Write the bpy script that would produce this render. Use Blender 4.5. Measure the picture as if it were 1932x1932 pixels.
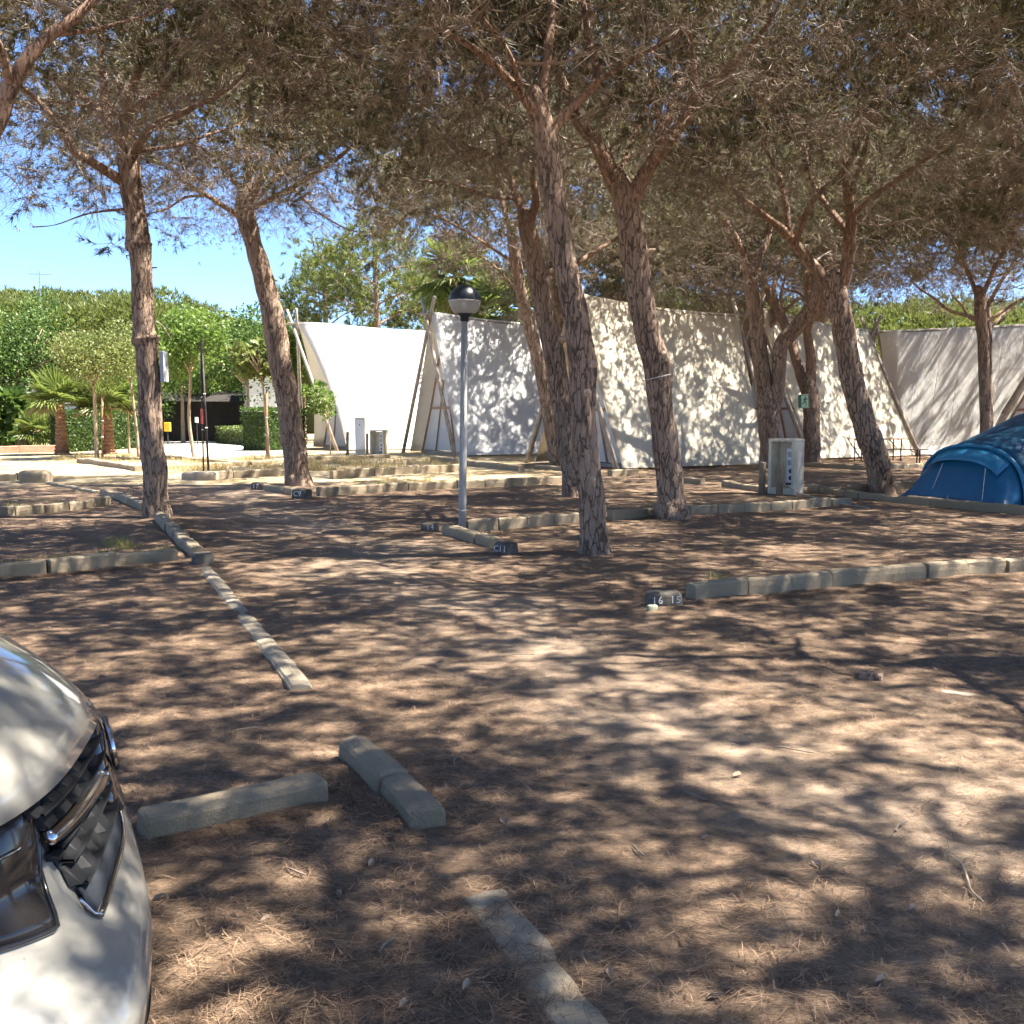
import bpy, math, random, os
import numpy as np
from mathutils import Vector, Matrix, noise as mnoise

for o in list(bpy.data.objects): bpy.data.objects.remove(o)
scene = bpy.context.scene
COL = scene.collection
R = math.radians

# ------------------------------------------------------------------ camera
CAM_H = 1.6
PITCH = math.atan(184/1932)          # horizon at 782 of 1932 px
cam_d = bpy.data.cameras.new('camera'); cam = bpy.data.objects.new('camera', cam_d); COL.objects.link(cam)
cam.location = (0, 0, CAM_H); cam.rotation_euler = (R(90)-PITCH, 0, 0)
cam_d.sensor_width = 36; cam_d.lens = 36; cam_d.clip_end = 3000; cam_d.clip_start = .05
scene.camera = cam

# ------------------------------------------------------------------ sky and sun
SUN_AZ = Vector((0.995, 0.08, 0)).normalized(); SUN_EL = R(61)
w = bpy.data.worlds.new('World'); scene.world = w; w.use_nodes = True
nt = w.node_tree; bg = nt.nodes['Background']
sky = nt.nodes.new('ShaderNodeTexSky'); sky.sky_type = 'NISHITA'; sky.sun_disc = False
sky.sun_elevation = SUN_EL; sky.sun_rotation = math.atan2(SUN_AZ.x, SUN_AZ.y)
sky.air_density = .75; sky.dust_density = .25; sky.altitude = 2200; sky.ozone_density = 6.0
nt.links.new(sky.outputs[0], bg.inputs[0]); bg.inputs[1].default_value = .052
sl = bpy.data.lights.new('sun', 'SUN'); sl.energy = 3.7; sl.angle = R(.53); sl.color = (1, .945, .86)
so = bpy.data.objects.new('sun', sl); COL.objects.link(so)
sdir = SUN_AZ*math.cos(SUN_EL) + Vector((0, 0, math.sin(SUN_EL)))
so.rotation_euler = sdir.to_track_quat('Z', 'Y').to_euler(); so.location = sdir*60
vs = scene.view_settings; vs.view_transform = 'Standard'; vs.look = 'None'; vs.gamma = 1; vs.exposure = 3.0
cy = scene.cycles; cy.use_denoising = True; cy.max_bounces = 6; cy.diffuse_bounces = 4; cy.glossy_bounces = 2
cy.transmission_bounces = 4; cy.transparent_max_bounces = 6; cy.use_adaptive_sampling = True; cy.adaptive_threshold = .03
cy.sample_clamp_indirect = 6

# ------------------------------------------------------------------ helpers
CP, SP = math.cos(PITCH), math.sin(PITCH)
def ray(u, v):
    x = (u-966)/1932; y = (966-v)/1932
    return Vector((x, CP + y*SP, -SP + y*CP))
def P(u, v, z=0.0):
    d = ray(u, v); t = (z-CAM_H)/d.z
    return Vector((d.x*t, d.y*t, z))
def PD(u, v, Y):
    d = ray(u, v); t = Y/d.y
    return Vector((d.x*t, Y, CAM_H + d.z*t))
def pxm(px, Y): return px/1932*Y          # pixel length to metres at depth Y

def tagit(o, label=None, cat=None, group=None, kind=None):
    if label: o['label'] = label
    if cat: o['category'] = cat
    if group: o['group'] = group
    if kind: o['kind'] = kind
    return o
def link(o, parent=None):
    COL.objects.link(o)
    if parent is not None: o.parent = parent
    return o
def empty(name, loc, label, cat, group=None, rz=0):
    o = bpy.data.objects.new(name, None); COL.objects.link(o); o.location = loc; o.rotation_euler = (0, 0, rz)
    o.empty_display_size = .2
    return tagit(o, label, cat, group)
def mesh(name, V, F, mat=None, smooth=False):
    m = bpy.data.meshes.new(name); m.from_pydata([tuple(v) for v in V], [], [tuple(f) for f in F]); m.validate()
    if mat: m.materials.append(mat)
    if smooth: m.polygons.foreach_set('use_smooth', [True]*len(m.polygons))
    m.update(); return m
def mk(name, V, F, mat=None, parent=None, smooth=False, **kw):
    o = bpy.data.objects.new(name, mesh(name, V, F, mat, smooth)); link(o, parent); return tagit(o, **kw)
def mesh_np(name, V, F, mat=None, var=None, smooth=False):
    V = np.asarray(V, np.float32).reshape(-1, 3); F = np.asarray(F, np.int32); k = F.shape[1]
    m = bpy.data.meshes.new(name); m.vertices.add(len(V)); m.vertices.foreach_set('co', V.ravel())
    m.loops.add(F.size); m.loops.foreach_set('vertex_index', F.ravel())
    m.polygons.add(len(F)); m.polygons.foreach_set('loop_start', np.arange(0, F.size, k, dtype=np.int32))
    m.polygons.foreach_set('loop_total', np.full(len(F), k, np.int32))
    if smooth: m.polygons.foreach_set('use_smooth', np.ones(len(F), bool))
    if var is not None:
        a = m.attributes.new('var', 'FLOAT', 'POINT'); a.data.foreach_set('value', np.asarray(var, np.float32))
    if mat: m.materials.append(mat)
    m.update(calc_edges=True); return m
def mknp(name, V, F, mat=None, parent=None, var=None, smooth=False, **kw):
    o = bpy.data.objects.new(name, mesh_np(name, V, F, mat, var, smooth)); link(o, parent); return tagit(o, **kw)
class MB:
    def __init__(s): s.V = []; s.F = []
    def add(s, V, F):
        n = len(s.V); s.V += [Vector(v) for v in V]; s.F += [tuple(i+n for i in f) for f in F]; return s
    def box(s, c, d, rz=0, M=None):
        x, y, z = [k/2 for k in d]; V = [Vector((a*x, b*y, e*z)) for e in (-1, 1) for b in (-1, 1) for a in (-1, 1)]
        M2 = Matrix.Translation(c) @ (Matrix.Rotation(rz, 4, 'Z') if M is None else M)
        return s.add([M2 @ v for v in V], [(0, 2, 3, 1), (4, 5, 7, 6), (0, 1, 5, 4), (2, 6, 7, 3), (0, 4, 6, 2), (1, 3, 7, 5)])
    def tube(s, pts, rad, n=8, cap=True, jit=0, rng=None):
        V, F = tubegeo(pts, rad, n, cap, jit, rng); return s.add(V, F)
    def lathe(s, prof, n=24, c=(0, 0, 0)):
        V = []; F = []
        for r, z in prof:
            for k in range(n):
                a = 2*math.pi*k/n; V.append((c[0]+r*math.cos(a), c[1]+r*math.sin(a), c[2]+z))
        for i in range(len(prof)-1):
            for k in range(n): F.append((i*n+k, i*n+(k+1) % n, (i+1)*n+(k+1) % n, (i+1)*n+k))
        return s.add(V, F)
    def go(s, name, mat, parent=None, smooth=False, bevel=0, **kw):
        o = mk(name, s.V, s.F, mat, parent, smooth, **kw)
        if bevel:
            b = o.modifiers.new('bevel', 'BEVEL'); b.width = bevel; b.segments = 2; b.limit_method = 'ANGLE'
        return o
def tubegeo(pts, rad, n=8, cap=True, jit=0, rng=None):
    pts = [Vector(p) for p in pts]; V = []; F = []
    if not isinstance(rad, (list, tuple)): rad = [rad]*len(pts)
    prev = None
    for i, p in enumerate(pts):
        t = (pts[min(i+1, len(pts)-1)] - pts[max(i-1, 0)])
        if t.length < 1e-9: t = Vector((0, 0, 1))
        t.normalize()
        if prev is None:
            a = Vector((1, 0, 0)) if abs(t.x) < .8 else Vector((0, 1, 0)); x = (a - t*a.dot(t)).normalized()
        else:
            x = (prev - t*prev.dot(t))
            x = x.normalized() if x.length > 1e-6 else prev
        prev = x; y = t.cross(x)
        for k in range(n):
            a = 2*math.pi*k/n; r = rad[i]
            if jit: r *= 1 + jit*mnoise.noise(Vector((p.x*3+math.cos(a)*1.3, p.y*3+math.sin(a)*1.3, p.z*2.2)))
            V.append(p + x*(math.cos(a)*r) + y*(math.sin(a)*r))
    for i in range(len(pts)-1):
        for k in range(n): F.append((i*n+k, i*n+(k+1) % n, (i+1)*n+(k+1) % n, (i+1)*n+k))
    if cap:
        F.append(tuple(range(n-1, -1, -1))); F.append(tuple((len(pts)-1)*n+k for k in range(n)))
    return V, F
def smoothpath(pts, sub=4):
    pts = [Vector(p) for p in pts]
    if len(pts) < 3: sub = max(sub, 2)
    out = []; n = len(pts)
    for i in range(n-1):
        p0, p1, p2, p3 = pts[max(i-1, 0)], pts[i], pts[i+1], pts[min(i+2, n-1)]
        for k in range(sub):
            t = k/sub; t2 = t*t; t3 = t2*t
            out.append(.5*((2*p1) + (p2-p0)*t + (2*p0-5*p1+4*p2-p3)*t2 + (3*p1-p0-3*p2+p3)*t3))
    out.append(pts[-1]); return out
def lerpl(vals, n):
    x = np.linspace(0, len(vals)-1, n); return [float(a) for a in np.interp(x, range(len(vals)), vals)]
def copy_tree(o, parent=None):
    c = o.copy(); COL.objects.link(c); c.parent = parent
    for ch in o.children: copy_tree(ch, c)
    return c

# ------------------------------------------------------------------ materials
def mat(name):
    m = bpy.data.materials.new(name); m.use_nodes = True; t = m.node_tree
    return m, t, t.nodes['Principled BSDF']
def N(t, ty, **kw):
    n = t.nodes.new('ShaderNode'+ty)
    for k, v in kw.items():
        if k in n.inputs: n.inputs[k].default_value = v
        else: setattr(n, k, v)
    return n
def ramp(t, fac, stops):
    n = t.nodes.new('ShaderNodeValToRGB'); e = n.color_ramp.elements
    while len(e) < len(stops): e.new(.5)
    for q, (p, c) in zip(e, stops): q.position = p; q.color = (*c, 1) if len(c) == 3 else c
    t.links.new(fac, n.inputs[0]); return n.outputs[0]
def coords(t, scale=(1, 1, 1), rot=(0, 0, 0), kind='Object'):
    tc = t.nodes.new('ShaderNodeTexCoord'); mp = t.nodes.new('ShaderNodeMapping')
    mp.inputs['Scale'].default_value = scale; mp.inputs['Rotation'].default_value = rot
    t.links.new(tc.outputs[kind], mp.inputs[0]); return mp.outputs[0]
def noise_(t, vec, scale, detail=4, rough=.55, dist=0):
    n = N(t, 'TexNoise', Scale=scale, Detail=detail, Roughness=rough, Distortion=dist); t.links.new(vec, n.inputs['Vector']); return n.outputs[0]
def mixc(t, fac, a, b, mode='MIX'):
    n = t.nodes.new('ShaderNodeMix'); n.data_type = 'RGBA'; n.blend_type = mode
    for sock, val in ((n.inputs[0], fac), (n.inputs[6], a), (n.inputs[7], b)):
        if hasattr(val, 'is_linked'): t.links.new(val, sock)
        else: sock.default_value = (*val, 1) if isinstance(val, tuple) and len(val) == 3 else val
    return n.outputs[2]
def mth(t, op, a, b=0.0, clamp=False):
    n = t.nodes.new('ShaderNodeMath'); n.operation = op; n.use_clamp = clamp
    for sock, val in ((n.inputs[0], a), (n.inputs[1], b)):
        if hasattr(val, 'is_linked'): t.links.new(val, sock)
        else: sock.default_value = val
    return n.outputs[0]
def bump(t, b, h, strength=.4, dist=.02, normal=None):
    n = N(t, 'Bump', Strength=strength, Distance=dist); t.links.new(h, n.inputs['Height'])
    if normal: t.links.new(normal, n.inputs['Normal'])
    if b: t.links.new(n.outputs[0], b.inputs['Normal'])
    return n.outputs[0]
def simple(name, col, rough=.6, metal=0, var=.12, scale=8, bmp=0, spec=.5, kind='Object', coat=0):
    m, t, b = mat(name); vec = coords(t, kind=kind); n = noise_(t, vec, scale, 5, .6)
    lo = tuple(c*(1-var) for c in col); hi = tuple(min(1, c*(1+var)) for c in col)
    t.links.new(ramp(t, n, [(.3, lo), (.7, hi)]), b.inputs['Base Color'])
    b.inputs['Roughness'].default_value = rough; b.inputs['Metallic'].default_value = metal
    b.inputs['Specular IOR Level'].default_value = spec; b.inputs['Coat Weight'].default_value = coat
    if bmp: bump(t, b, noise_(t, vec, scale*6, 4), bmp, .01)
    return m
def leafmat(name, lo, hi, trans=.3, rough=.45, attr=True, back=None):
    m, t, b = mat(name)
    a = t.nodes.new('ShaderNodeAttribute'); a.attribute_name = 'var'
    col = ramp(t, a.outputs['Fac'], [(0, lo), (1, hi)])
    t.links.new(col, b.inputs['Base Color']); b.inputs['Roughness'].default_value = rough
    b.inputs['Specular IOR Level'].default_value = .35
    tr = t.nodes.new('ShaderNodeBsdfTranslucent'); t.links.new(col, tr.inputs[0])
    mx = t.nodes.new('ShaderNodeMixShader'); mx.inputs[0].default_value = trans
    t.links.new(b.outputs[0], mx.inputs[1]); t.links.new(tr.outputs[0], mx.inputs[2])
    t.links.new(mx.outputs[0], t.nodes['Material Output'].inputs[0]); return m
M = {}
def bark(name, c0, c1, c2, sc=1):
    m, t, b = mat(name)
    vec = coords(t, (1, 1, .22)); dn = N(t, 'TexNoise', Scale=9*sc, Detail=5, Roughness=.65); t.links.new(vec, dn.inputs['Vector'])
    add = t.nodes.new('ShaderNodeVectorMath'); add.operation = 'MULTIPLY_ADD'; add.inputs[1].default_value = (.16, .16, .16)
    t.links.new(dn.outputs['Color'], add.inputs[0]); t.links.new(vec, add.inputs[2])
    v = N(t, 'TexVoronoi', Scale=15*sc, Randomness=1.0); v.feature = 'DISTANCE_TO_EDGE'; t.links.new(add.outputs[0], v.inputs['Vector'])
    wv = noise_(t, vec, 5*sc, 3); wd = mth(t, 'ADD', mth(t, 'MULTIPLY', wv, .26), -.065, True)
    crack = mth(t, 'DIVIDE', v.outputs['Distance'], mth(t, 'ADD', wd, .012), True)
    v2 = N(t, 'TexVoronoi', Scale=15*sc); t.links.new(add.outputs[0], v2.inputs['Vector'])
    n2 = noise_(t, coords(t, (1, 1, .35)), 26*sc, 7, .75); n3 = noise_(t, coords(t, (1, 1, .4)), 3, 4)
    plate = mixc(t, ramp(t, n2, [(.3, (0, 0, 0)), (.7, (1, 1, 1))]), c1, c2)
    plate = mixc(t, mth(t, 'MULTIPLY', v2.outputs['Color'], .4), plate, (c2[0]*1.15, c2[1]*1.15, c2[2]*1.18))
    plate = mixc(t, ramp(t, n3, [(.4, (0, 0, 0)), (.75, (.55, .55, .55))]), plate, (c1[0]*.75, c1[1]*.75, c1[2]*.8))
    t.links.new(mixc(t, mth(t, 'ADD', mth(t, 'MULTIPLY', mth(t, 'POWER', crack, .8), .72), .28), c0, plate), b.inputs['Base Color']); b.inputs['Roughness'].default_value = .9
    b.inputs['Specular IOR Level'].default_value = .2
    h = mth(t, 'ADD', mth(t, 'MULTIPLY', crack, .9), mth(t, 'MULTIPLY', n2, .7)); bump(t, b, h, 1.0, .04)
    return m
M['bark'] = bark('pine_bark', (.075, .048, .033), (.215, .145, .10), (.40, .285, .205))
M['bark_red'] = bark('pine_bark_upper', (.10, .062, .04), (.26, .165, .108), (.41, .27, .185), 1.3)
M['twig'] = simple('dry_twig', (.235, .18, .135), .8, var=.35, scale=1.5)
M['needle'] = leafmat('pine_needles', (.075, .07, .030), (.175, .155, .078), .42)
M['needle_dry'] = leafmat('dry_needles', (.15, .11, .07), (.29, .22, .145), .25, .6)
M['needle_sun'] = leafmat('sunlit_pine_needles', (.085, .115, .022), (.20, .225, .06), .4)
M['leaf_dark'] = leafmat('dark_glossy_leaves', (.035, .075, .014), (.12, .19, .04), .35, .5)
M['leaf_mid'] = leafmat('fresh_leaves', (.065, .12, .018), (.18, .26, .05), .45, .5)
M['leaf_pale'] = leafmat('pale_feathery_leaves', (.10, .13, .03), (.21, .23, .07), .4, .5)
M['hedge'] = leafmat('hedge_leaves', (.03, .065, .012), (.095, .155, .03), .3, .5)
M['hedge_pale'] = leafmat('clipped_hedge_leaves', (.07, .11, .02), (.16, .20, .05), .3, .4)
M['palm'] = leafmat('palm_fronds', (.09, .14, .025), (.24, .28, .07), .4, .4)
M['palm_dry'] = leafmat('dry_palm_tips', (.16, .15, .06), (.30, .26, .12), .35, .5)
M['palm_trunk'] = simple('palm_trunk_fibres', (.22, .115, .06), .9, var=.5, scale=14, bmp=.8)
M['sap'] = simple('sapling_bark', (.33, .24, .16), .85, var=.3, scale=20, bmp=.4)
M['stake'] = simple('stained_stake', (.24, .115, .06), .7, var=.25, scale=10)
M['darkpole'] = simple('dark_stake', (.035, .025, .022), .7, var=.3)
M['wood'] = simple('weathered_pole_wood', (.33, .275, .22), .8, var=.3, scale=5, bmp=.3)
M['postwood'] = simple('post_wood', (.20, .15, .10), .8, var=.2, scale=6, bmp=.3)
M['railwood'] = simple('gable_rail_wood', (.32, .20, .13), .7, var=.15)
M['concrete_box'] = simple('pedestal_concrete', (.60, .535, .41), .8, var=.16, scale=5, bmp=.25)
M['white_panel'] = simple('white_plastic', (.74, .75, .74), .4, var=.05)
M['grey_panel'] = simple('grey_plastic', (.30, .33, .36), .4, var=.1)
M['blue_plastic'] = simple('blue_plastic', (.02, .05, .18), .35, var=.1)
M['dark'] = simple('dark_plastic', (.02, .02, .022), .5, var=.2)
M['lamp_metal'] = simple('galvanised_grey', (.30, .29, .265), .6, metal=.0, var=.12, scale=4)
M['lamp_dark'] = simple('lamp_dome_paint', (.018, .024, .03), .35, var=.15)
M['white_wall'] = simple('white_render', (.74, .73, .70), .85, var=.05, scale=2)
M['shed'] = simple('shade_toned_boards', (.016, .012, .009), .8, var=.3, scale=3)  # near-black tone puts the deep shade into the board colour
M['roof_tile'] = simple('roof_tiles', (.36, .15, .09), .8, var=.25, scale=6)
M['terracotta'] = simple('terracotta_edging', (.42, .16, .10), .8, var=.2, scale=6)
M['yellow'] = simple('yellow_plastic', (.60, .42, .02), .5)
M['red'] = simple('faded_red', (.36, .06, .05), .6)
M['metal'] = simple('bare_metal', (.45, .46, .48), .4, metal=.9)
M['black_paint'] = simple('black_kerb_paint', (.10, .085, .065), .85, var=.55, scale=14, bmp=.4)
M['white_paint'] = simple('white_paint', (.55, .55, .53), .7, var=.3, scale=25)
M['stone_pale'] = simple('pale_stone', (.27, .225, .17), .85, var=.2, scale=8, bmp=.3)
M['deadleaf'] = simple('dead_leaf', (.34, .25, .17), .7, var=.3, scale=5)
M['grass_dry'] = leafmat('dry_grass', (.30, .22, .09), (.52, .42, .20), .3, .6)
M['grass_green'] = leafmat('sparse_grass', (.14, .15, .04), (.32, .30, .10), .3, .6)

def kerbmat(nm='kerb_concrete', gain=1.0):
    m, t, b = mat(nm); vec = coords(t, kind='Generated'); ob = t.nodes.new('ShaderNodeObjectInfo')
    geo = t.nodes.new('ShaderNodeNewGeometry'); pos = geo.outputs['Position']
    n1 = noise_(t, pos, 3.0, 5, .65); n2 = noise_(t, pos, 85, 5, .8); n3 = noise_(t, pos, 9, 6, .7)
    c = ramp(t, n1, [(.3, (.085, .07, .045)), (.5, (.165, .14, .098)), (.72, (.29, .25, .185))])
    c = mixc(t, ramp(t, n3, [(.46, (0, 0, 0)), (.62, (.9, .9, .9))]), c, (.075, .072, .045))
    c = mixc(t, mth(t, 'MULTIPLY', ob.outputs['Random'], .35), c, (.26, .225, .165))
    c = mixc(t, .5, c, ramp(t, n2, [(.3, (.06, .052, .038)), (.7, (.34, .30, .235))]))
    c = mixc(t, .45, c, (.40, .295, .165))
    if gain != 1: c = mixc(t, .45, c, (.40, .335, .245))
    t.links.new(c, b.inputs['Base Color']); b.inputs['Roughness'].default_value = .9
    bump(t, b, mth(t, 'ADD', mth(t, 'MULTIPLY', n2, 1.0), n3), .8, .014); return m
M['kerb'] = kerbmat()
M['kerb_pale'] = kerbmat('worn_pale_concrete', 1.35)

def canvas(name, col, tr=.34):
    m, t, b = mat(name); vec = coords(t)
    n = noise_(t, vec, 1.2, 4, .6); n2 = noise_(t, coords(t, (1, 1, .25)), 4, 3)
    lo = tuple(c*.93 for c in col); t.links.new(ramp(t, n, [(.3, lo), (.7, col)]), b.inputs['Base Color'])
    b.inputs['Roughness'].default_value = .9; b.inputs['Specular IOR Level'].default_value = .15
    wv = N(t, 'TexWave', Scale=.42); wv.bands_direction = 'X'; t.links.new(vec, wv.inputs['Vector']); seam = ramp(t, wv.outputs['Fac'], [(.0, (0, 0, 0)), (.012, (1, 1, 1))])
    wr = noise_(t, coords(t, (3.5, 3.5, .35)), 1.6, 5, .6)
    bump(t, b, mth(t, 'ADD', mth(t, 'ADD', mth(t, 'MULTIPLY', wr, 1.1), n2), mth(t, 'MULTIPLY', seam, .5)), .35, .05)
    tl = t.nodes.new('ShaderNodeBsdfTranslucent'); tl.inputs[0].default_value = (col[0], col[1]*.93, col[2]*.8, 1)
    mx = t.nodes.new('ShaderNodeMixShader'); mx.inputs[0].default_value = tr
    t.links.new(b.outputs[0], mx.inputs[1]); t.links.new(tl.outputs[0], mx.inputs[2]); t.links.new(mx.outputs[0], t.nodes['Material Output'].inputs[0])
    return m
M['canvas_white'] = canvas('white_canvas', (.80, .795, .77))
M['canvas_lightened'] = canvas('lightened_white_canvas', (.84, .835, .81), .4)  # white canvas lightened in colour to stand in for missing light
M['canvas_cream'] = canvas('cream_canvas', (.74, .675, .54))
M['canvas_gable'] = canvas('gable_canvas', (.80, .79, .77))
M['canvas_brown'] = canvas('brown_canvas', (.36, .30, .23), .1)

def groundmat():
    m, t, b = mat('pine_litter_ground')
    geo = t.nodes.new('ShaderNodeNewGeometry'); pos = geo.outputs['Position']
    sx = t.nodes.new('ShaderNodeSeparateXYZ'); t.links.new(pos, sx.inputs[0]); X, Y = sx.outputs[0], sx.outputs[1]
    def strands(rot, sc):
        mp = t.nodes.new('ShaderNodeMapping'); mp.inputs['Rotation'].default_value = (0, 0, rot); mp.inputs['Scale'].default_value = (sc*.09, sc, sc*.5)
        wn = N(t, 'TexNoise', Scale=5, Detail=2); t.links.new(pos, wn.inputs['Vector'])
        ad = t.nodes.new('ShaderNodeVectorMath'); ad.operation = 'MULTIPLY_ADD'; ad.inputs[1].default_value = (.12, .12, 0)
        t.links.new(wn.outputs['Color'], ad.inputs[0]); t.links.new(pos, ad.inputs[2]); t.links.new(ad.outputs[0], mp.inputs[0])
        return noise_(t, mp.outputs[0], 1.0, 3, .6)
    s = mth(t, 'MAXIMUM', mth(t, 'MAXIMUM', strands(.3, 170), strands(1.5, 190)), strands(2.5, 150))
    s = ramp(t, s, [(.52, (0, 0, 0)), (.72, (1, 1, 1))])
    big = noise_(t, pos, .55, 5, .6); mid = noise_(t, pos, 2.6, 5, .65); fine = noise_(t, pos, 45, 5, .7)
    litter = mixc(t, mid, (.17, .108, .068), (.305, .205, .13))
    litter = mixc(t, mth(t, 'MULTIPLY', s, .75), litter, (.46, .32, .205))
    litter = mixc(t, ramp(t, fine, [(.35, (.55, .55, .55)), (.5, (0, 0, 0))]), litter, (.085, .06, .043))
    tex = noise_(t, pos, 11, 6, .75)
    litter = mixc(t, ramp(t, tex, [(.42, (.6, .6, .6)), (.55, (0, 0, 0))]), litter, (.105, .072, .05))
    litter = mixc(t, ramp(t, tex, [(.55, (0, 0, 0)), (.72, (.6, .6, .6))]), litter, (.37, .26, .17))
    sand = mixc(t, fine, (.29, .22, .155), (.45, .355, .26))
    sand = mixc(t, mth(t, 'MULTIPLY', s, .35), sand, (.24, .15, .09))
    # worn track of the drive: bare sand between the kerbs
    d = mth(t, 'ADD', mth(t, 'MULTIPLY', mth(t, 'SUBTRACT', X, .159), .92), mth(t, 'MULTIPLY', mth(t, 'SUBTRACT', Y, 2.69), .391))
    track = mth(t, 'SUBTRACT', 1.0, mth(t, 'ABSOLUTE', mth(t, 'DIVIDE', mth(t, 'SUBTRACT', d, 1.75), 2.3)), True)
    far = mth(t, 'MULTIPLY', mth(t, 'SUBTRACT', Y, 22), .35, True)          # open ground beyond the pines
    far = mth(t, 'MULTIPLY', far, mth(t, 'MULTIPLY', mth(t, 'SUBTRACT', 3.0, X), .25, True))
    bare = mth(t, 'ADD', mth(t, 'MULTIPLY', track, .30), mth(t, 'MULTIPLY', mth(t, 'ADD', big, mth(t, 'MULTIPLY', mid, .35)), .62))
    bare = ramp(t, bare, [(.56, (0, 0, 0)), (.80, (1, 1, 1))])
    bare = mth(t, 'MULTIPLY', bare, .8)
    col = mixc(t, bare, litter, sand)
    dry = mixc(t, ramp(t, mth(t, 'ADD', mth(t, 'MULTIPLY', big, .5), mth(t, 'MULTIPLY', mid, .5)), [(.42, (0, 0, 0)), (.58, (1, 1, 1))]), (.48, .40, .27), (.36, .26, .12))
    # dry sand and yellowed grass of the open drive
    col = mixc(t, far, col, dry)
    t.links.new(col, b.inputs['Base Color']); b.inputs['Roughness'].default_value = .95; b.inputs['Specular IOR Level'].default_value = .15
    h = mth(t, 'ADD', mth(t, 'MULTIPLY', s, mth(t, 'SUBTRACT', 1.0, mth(t, 'MULTIPLY', bare, .7))), mth(t, 'ADD', mth(t, 'MULTIPLY', fine, .6), mth(t, 'MULTIPLY', mid, 1.5)))
    bump(t, b, h, .75, .02); return m
M['ground'] = groundmat()
M['path'] = simple('pale_drive', (.47, .43, .36), .9, var=.12, scale=3, bmp=.2)
CARPOS = (-1.19, 2.74, R(26))
# ------------------------------------------------------------------ ground
def gz(x, y):
    return .030*mnoise.noise((x*.45, y*.45, 0)) + .016*mnoise.noise((x*1.9, y*1.9, 3)) + .008*mnoise.noise((x*5, y*5, 7))
def axis(segs):
    out = [segs[0][0]]
    for a, b, n in segs: out += list(np.linspace(a, b, n+1)[1:])
    return out
xs = axis([(-500, -80, 5), (-80, -16, 14), (-16, -5, 36), (-5, 8, 120), (8, 20, 36), (20, 80, 12), (80, 500, 5)])
ys = axis([(-80, 0, 12), (0, 2, 8), (2, 12, 110), (12, 24, 60), (24, 50, 40), (50, 120, 10), (120, 900, 5)])
V = [(x, y, gz(x, y)) for y in ys for x in xs]; nx = len(xs)
F = [(j*nx+i, j*nx+i+1, (j+1)*nx+i+1, (j+1)*nx+i) for j in range(len(ys)-1) for i in range(nx-1)]
mk('ground', V, F, M['ground'], smooth=True, kind='structure')
# pale drive behind the saplings
pa = [P(*q, .0) for q in [(300, 858), (360, 868), (470, 860), (575, 857), (575, 842), (500, 838), (408, 836), (405, 822), (300, 818), (200, 820)]]
pv = [Vector((p.x, p.y, .05)) for p in pa]; pn = len(pv)
mk('path', pv + [p-Vector((0, 0, .12)) for p in pv], [tuple(range(pn-1, -1, -1))] + [(i, (i+1) % pn, pn+(i+1) % pn, pn+i) for i in range(pn)], M['path'], kind='structure')

# near pine needle litter, single needles
rng = np.random.default_rng(5)
def litter():
    n = 70000
    y = 2.1 + (rng.random(n)**1.9)*9.5; x = (rng.random(n)-.5)*(y*1.12+.8)
    # drifts against the near kerbs
    for (ua, va, ub, vb), k_ in (((285, 1592, 612, 1520), 2600), ((260, 1560, 600, 1490), 1500), ((640, 1450, 780, 1592), 2200), ((700, 1420, 830, 1560), 1600), ((985, 1830, 1085, 1975), 1200), ((880, 1690, 1000, 1830), 1300), ((930, 1690, 1130, 1950), 1500), ((1320, 1140, 1932, 1082), 2600), ((0, 1096, 340, 1066), 1800)):
        qa, qb = P(ua, va), P(ub, vb); f_ = rng.random(k_); x = np.concatenate([x, qa.x+(qb.x-qa.x)*f_+rng.normal(size=k_)*.035]); y = np.concatenate([y, qa.y+(qb.y-qa.y)*f_+rng.normal(size=k_)*.035])
    n = len(x); keep = np.array([mnoise.noise((a*.8, b*.8, 11)) for a, b in zip(x, y)]) + rng.random(n)*.9 - .30
    d = (x-.159)*.92 + (y-2.69)*.391
    keep = (keep - .45*np.clip(1-np.abs(d-1.75)/1.5, 0, 1) > -.08) | (np.arange(n) >= 70000)
    x, y = x[keep], y[keep]; n = len(x)
    z = np.array([gz(a, b) for a, b in zip(x, y)]) + .002 + rng.random(n)*.012
    a = rng.random(n)*2*np.pi; L = .04 + rng.random(n)*.07; wd = (.0005 + .0006*rng.random(n))*(1 + y*.10)
    bend = (rng.random(n)-.5)*.9; dx, dy = np.cos(a), np.sin(a); ex, ey = np.cos(a+bend), np.sin(a+bend)
    p0 = np.stack([x, y, z], 1); p1 = p0 + np.stack([dx*L*.5, dy*L*.5, rng.random(n)*.012], 1); p2 = p1 + np.stack([ex*L*.5, ey*L*.5, (rng.random(n)-.6)*.012], 1)
    near = (np.abs(d[keep]+0) < .10) & (rng.random(n) < .8)
    z[near & (y < 13)] -= .05
    p0[:, 2] = z; p1[:, 2] -= .05*near; p2[:, 2] -= .05*near
    s = np.stack([-dy*wd, dx*wd, np.zeros(n)], 1); s2 = np.stack([-ey*wd, ex*wd, np.zeros(n)], 1)
    V = np.stack([p0-s, p0+s, p1-s, p1+s, p2], 1).reshape(-1, 3)
    k = np.arange(n)[:, None]*5
    F = np.concatenate([k+[0, 2, 3], k+[0, 3, 1], k+[2, 4, 3]], 0)
    mknp('pine_needle_litter', V, F, M['litter_needle'], var=np.repeat(rng.random(n), 5), kind='stuff', label='fallen brown pine needles scattered over the sandy ground', cat='pine needles')
M['litter_needle'] = leafmat('fallen_needles', (.09, .055, .034), (.36, .235, .145), .05, .7)
litter()

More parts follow.
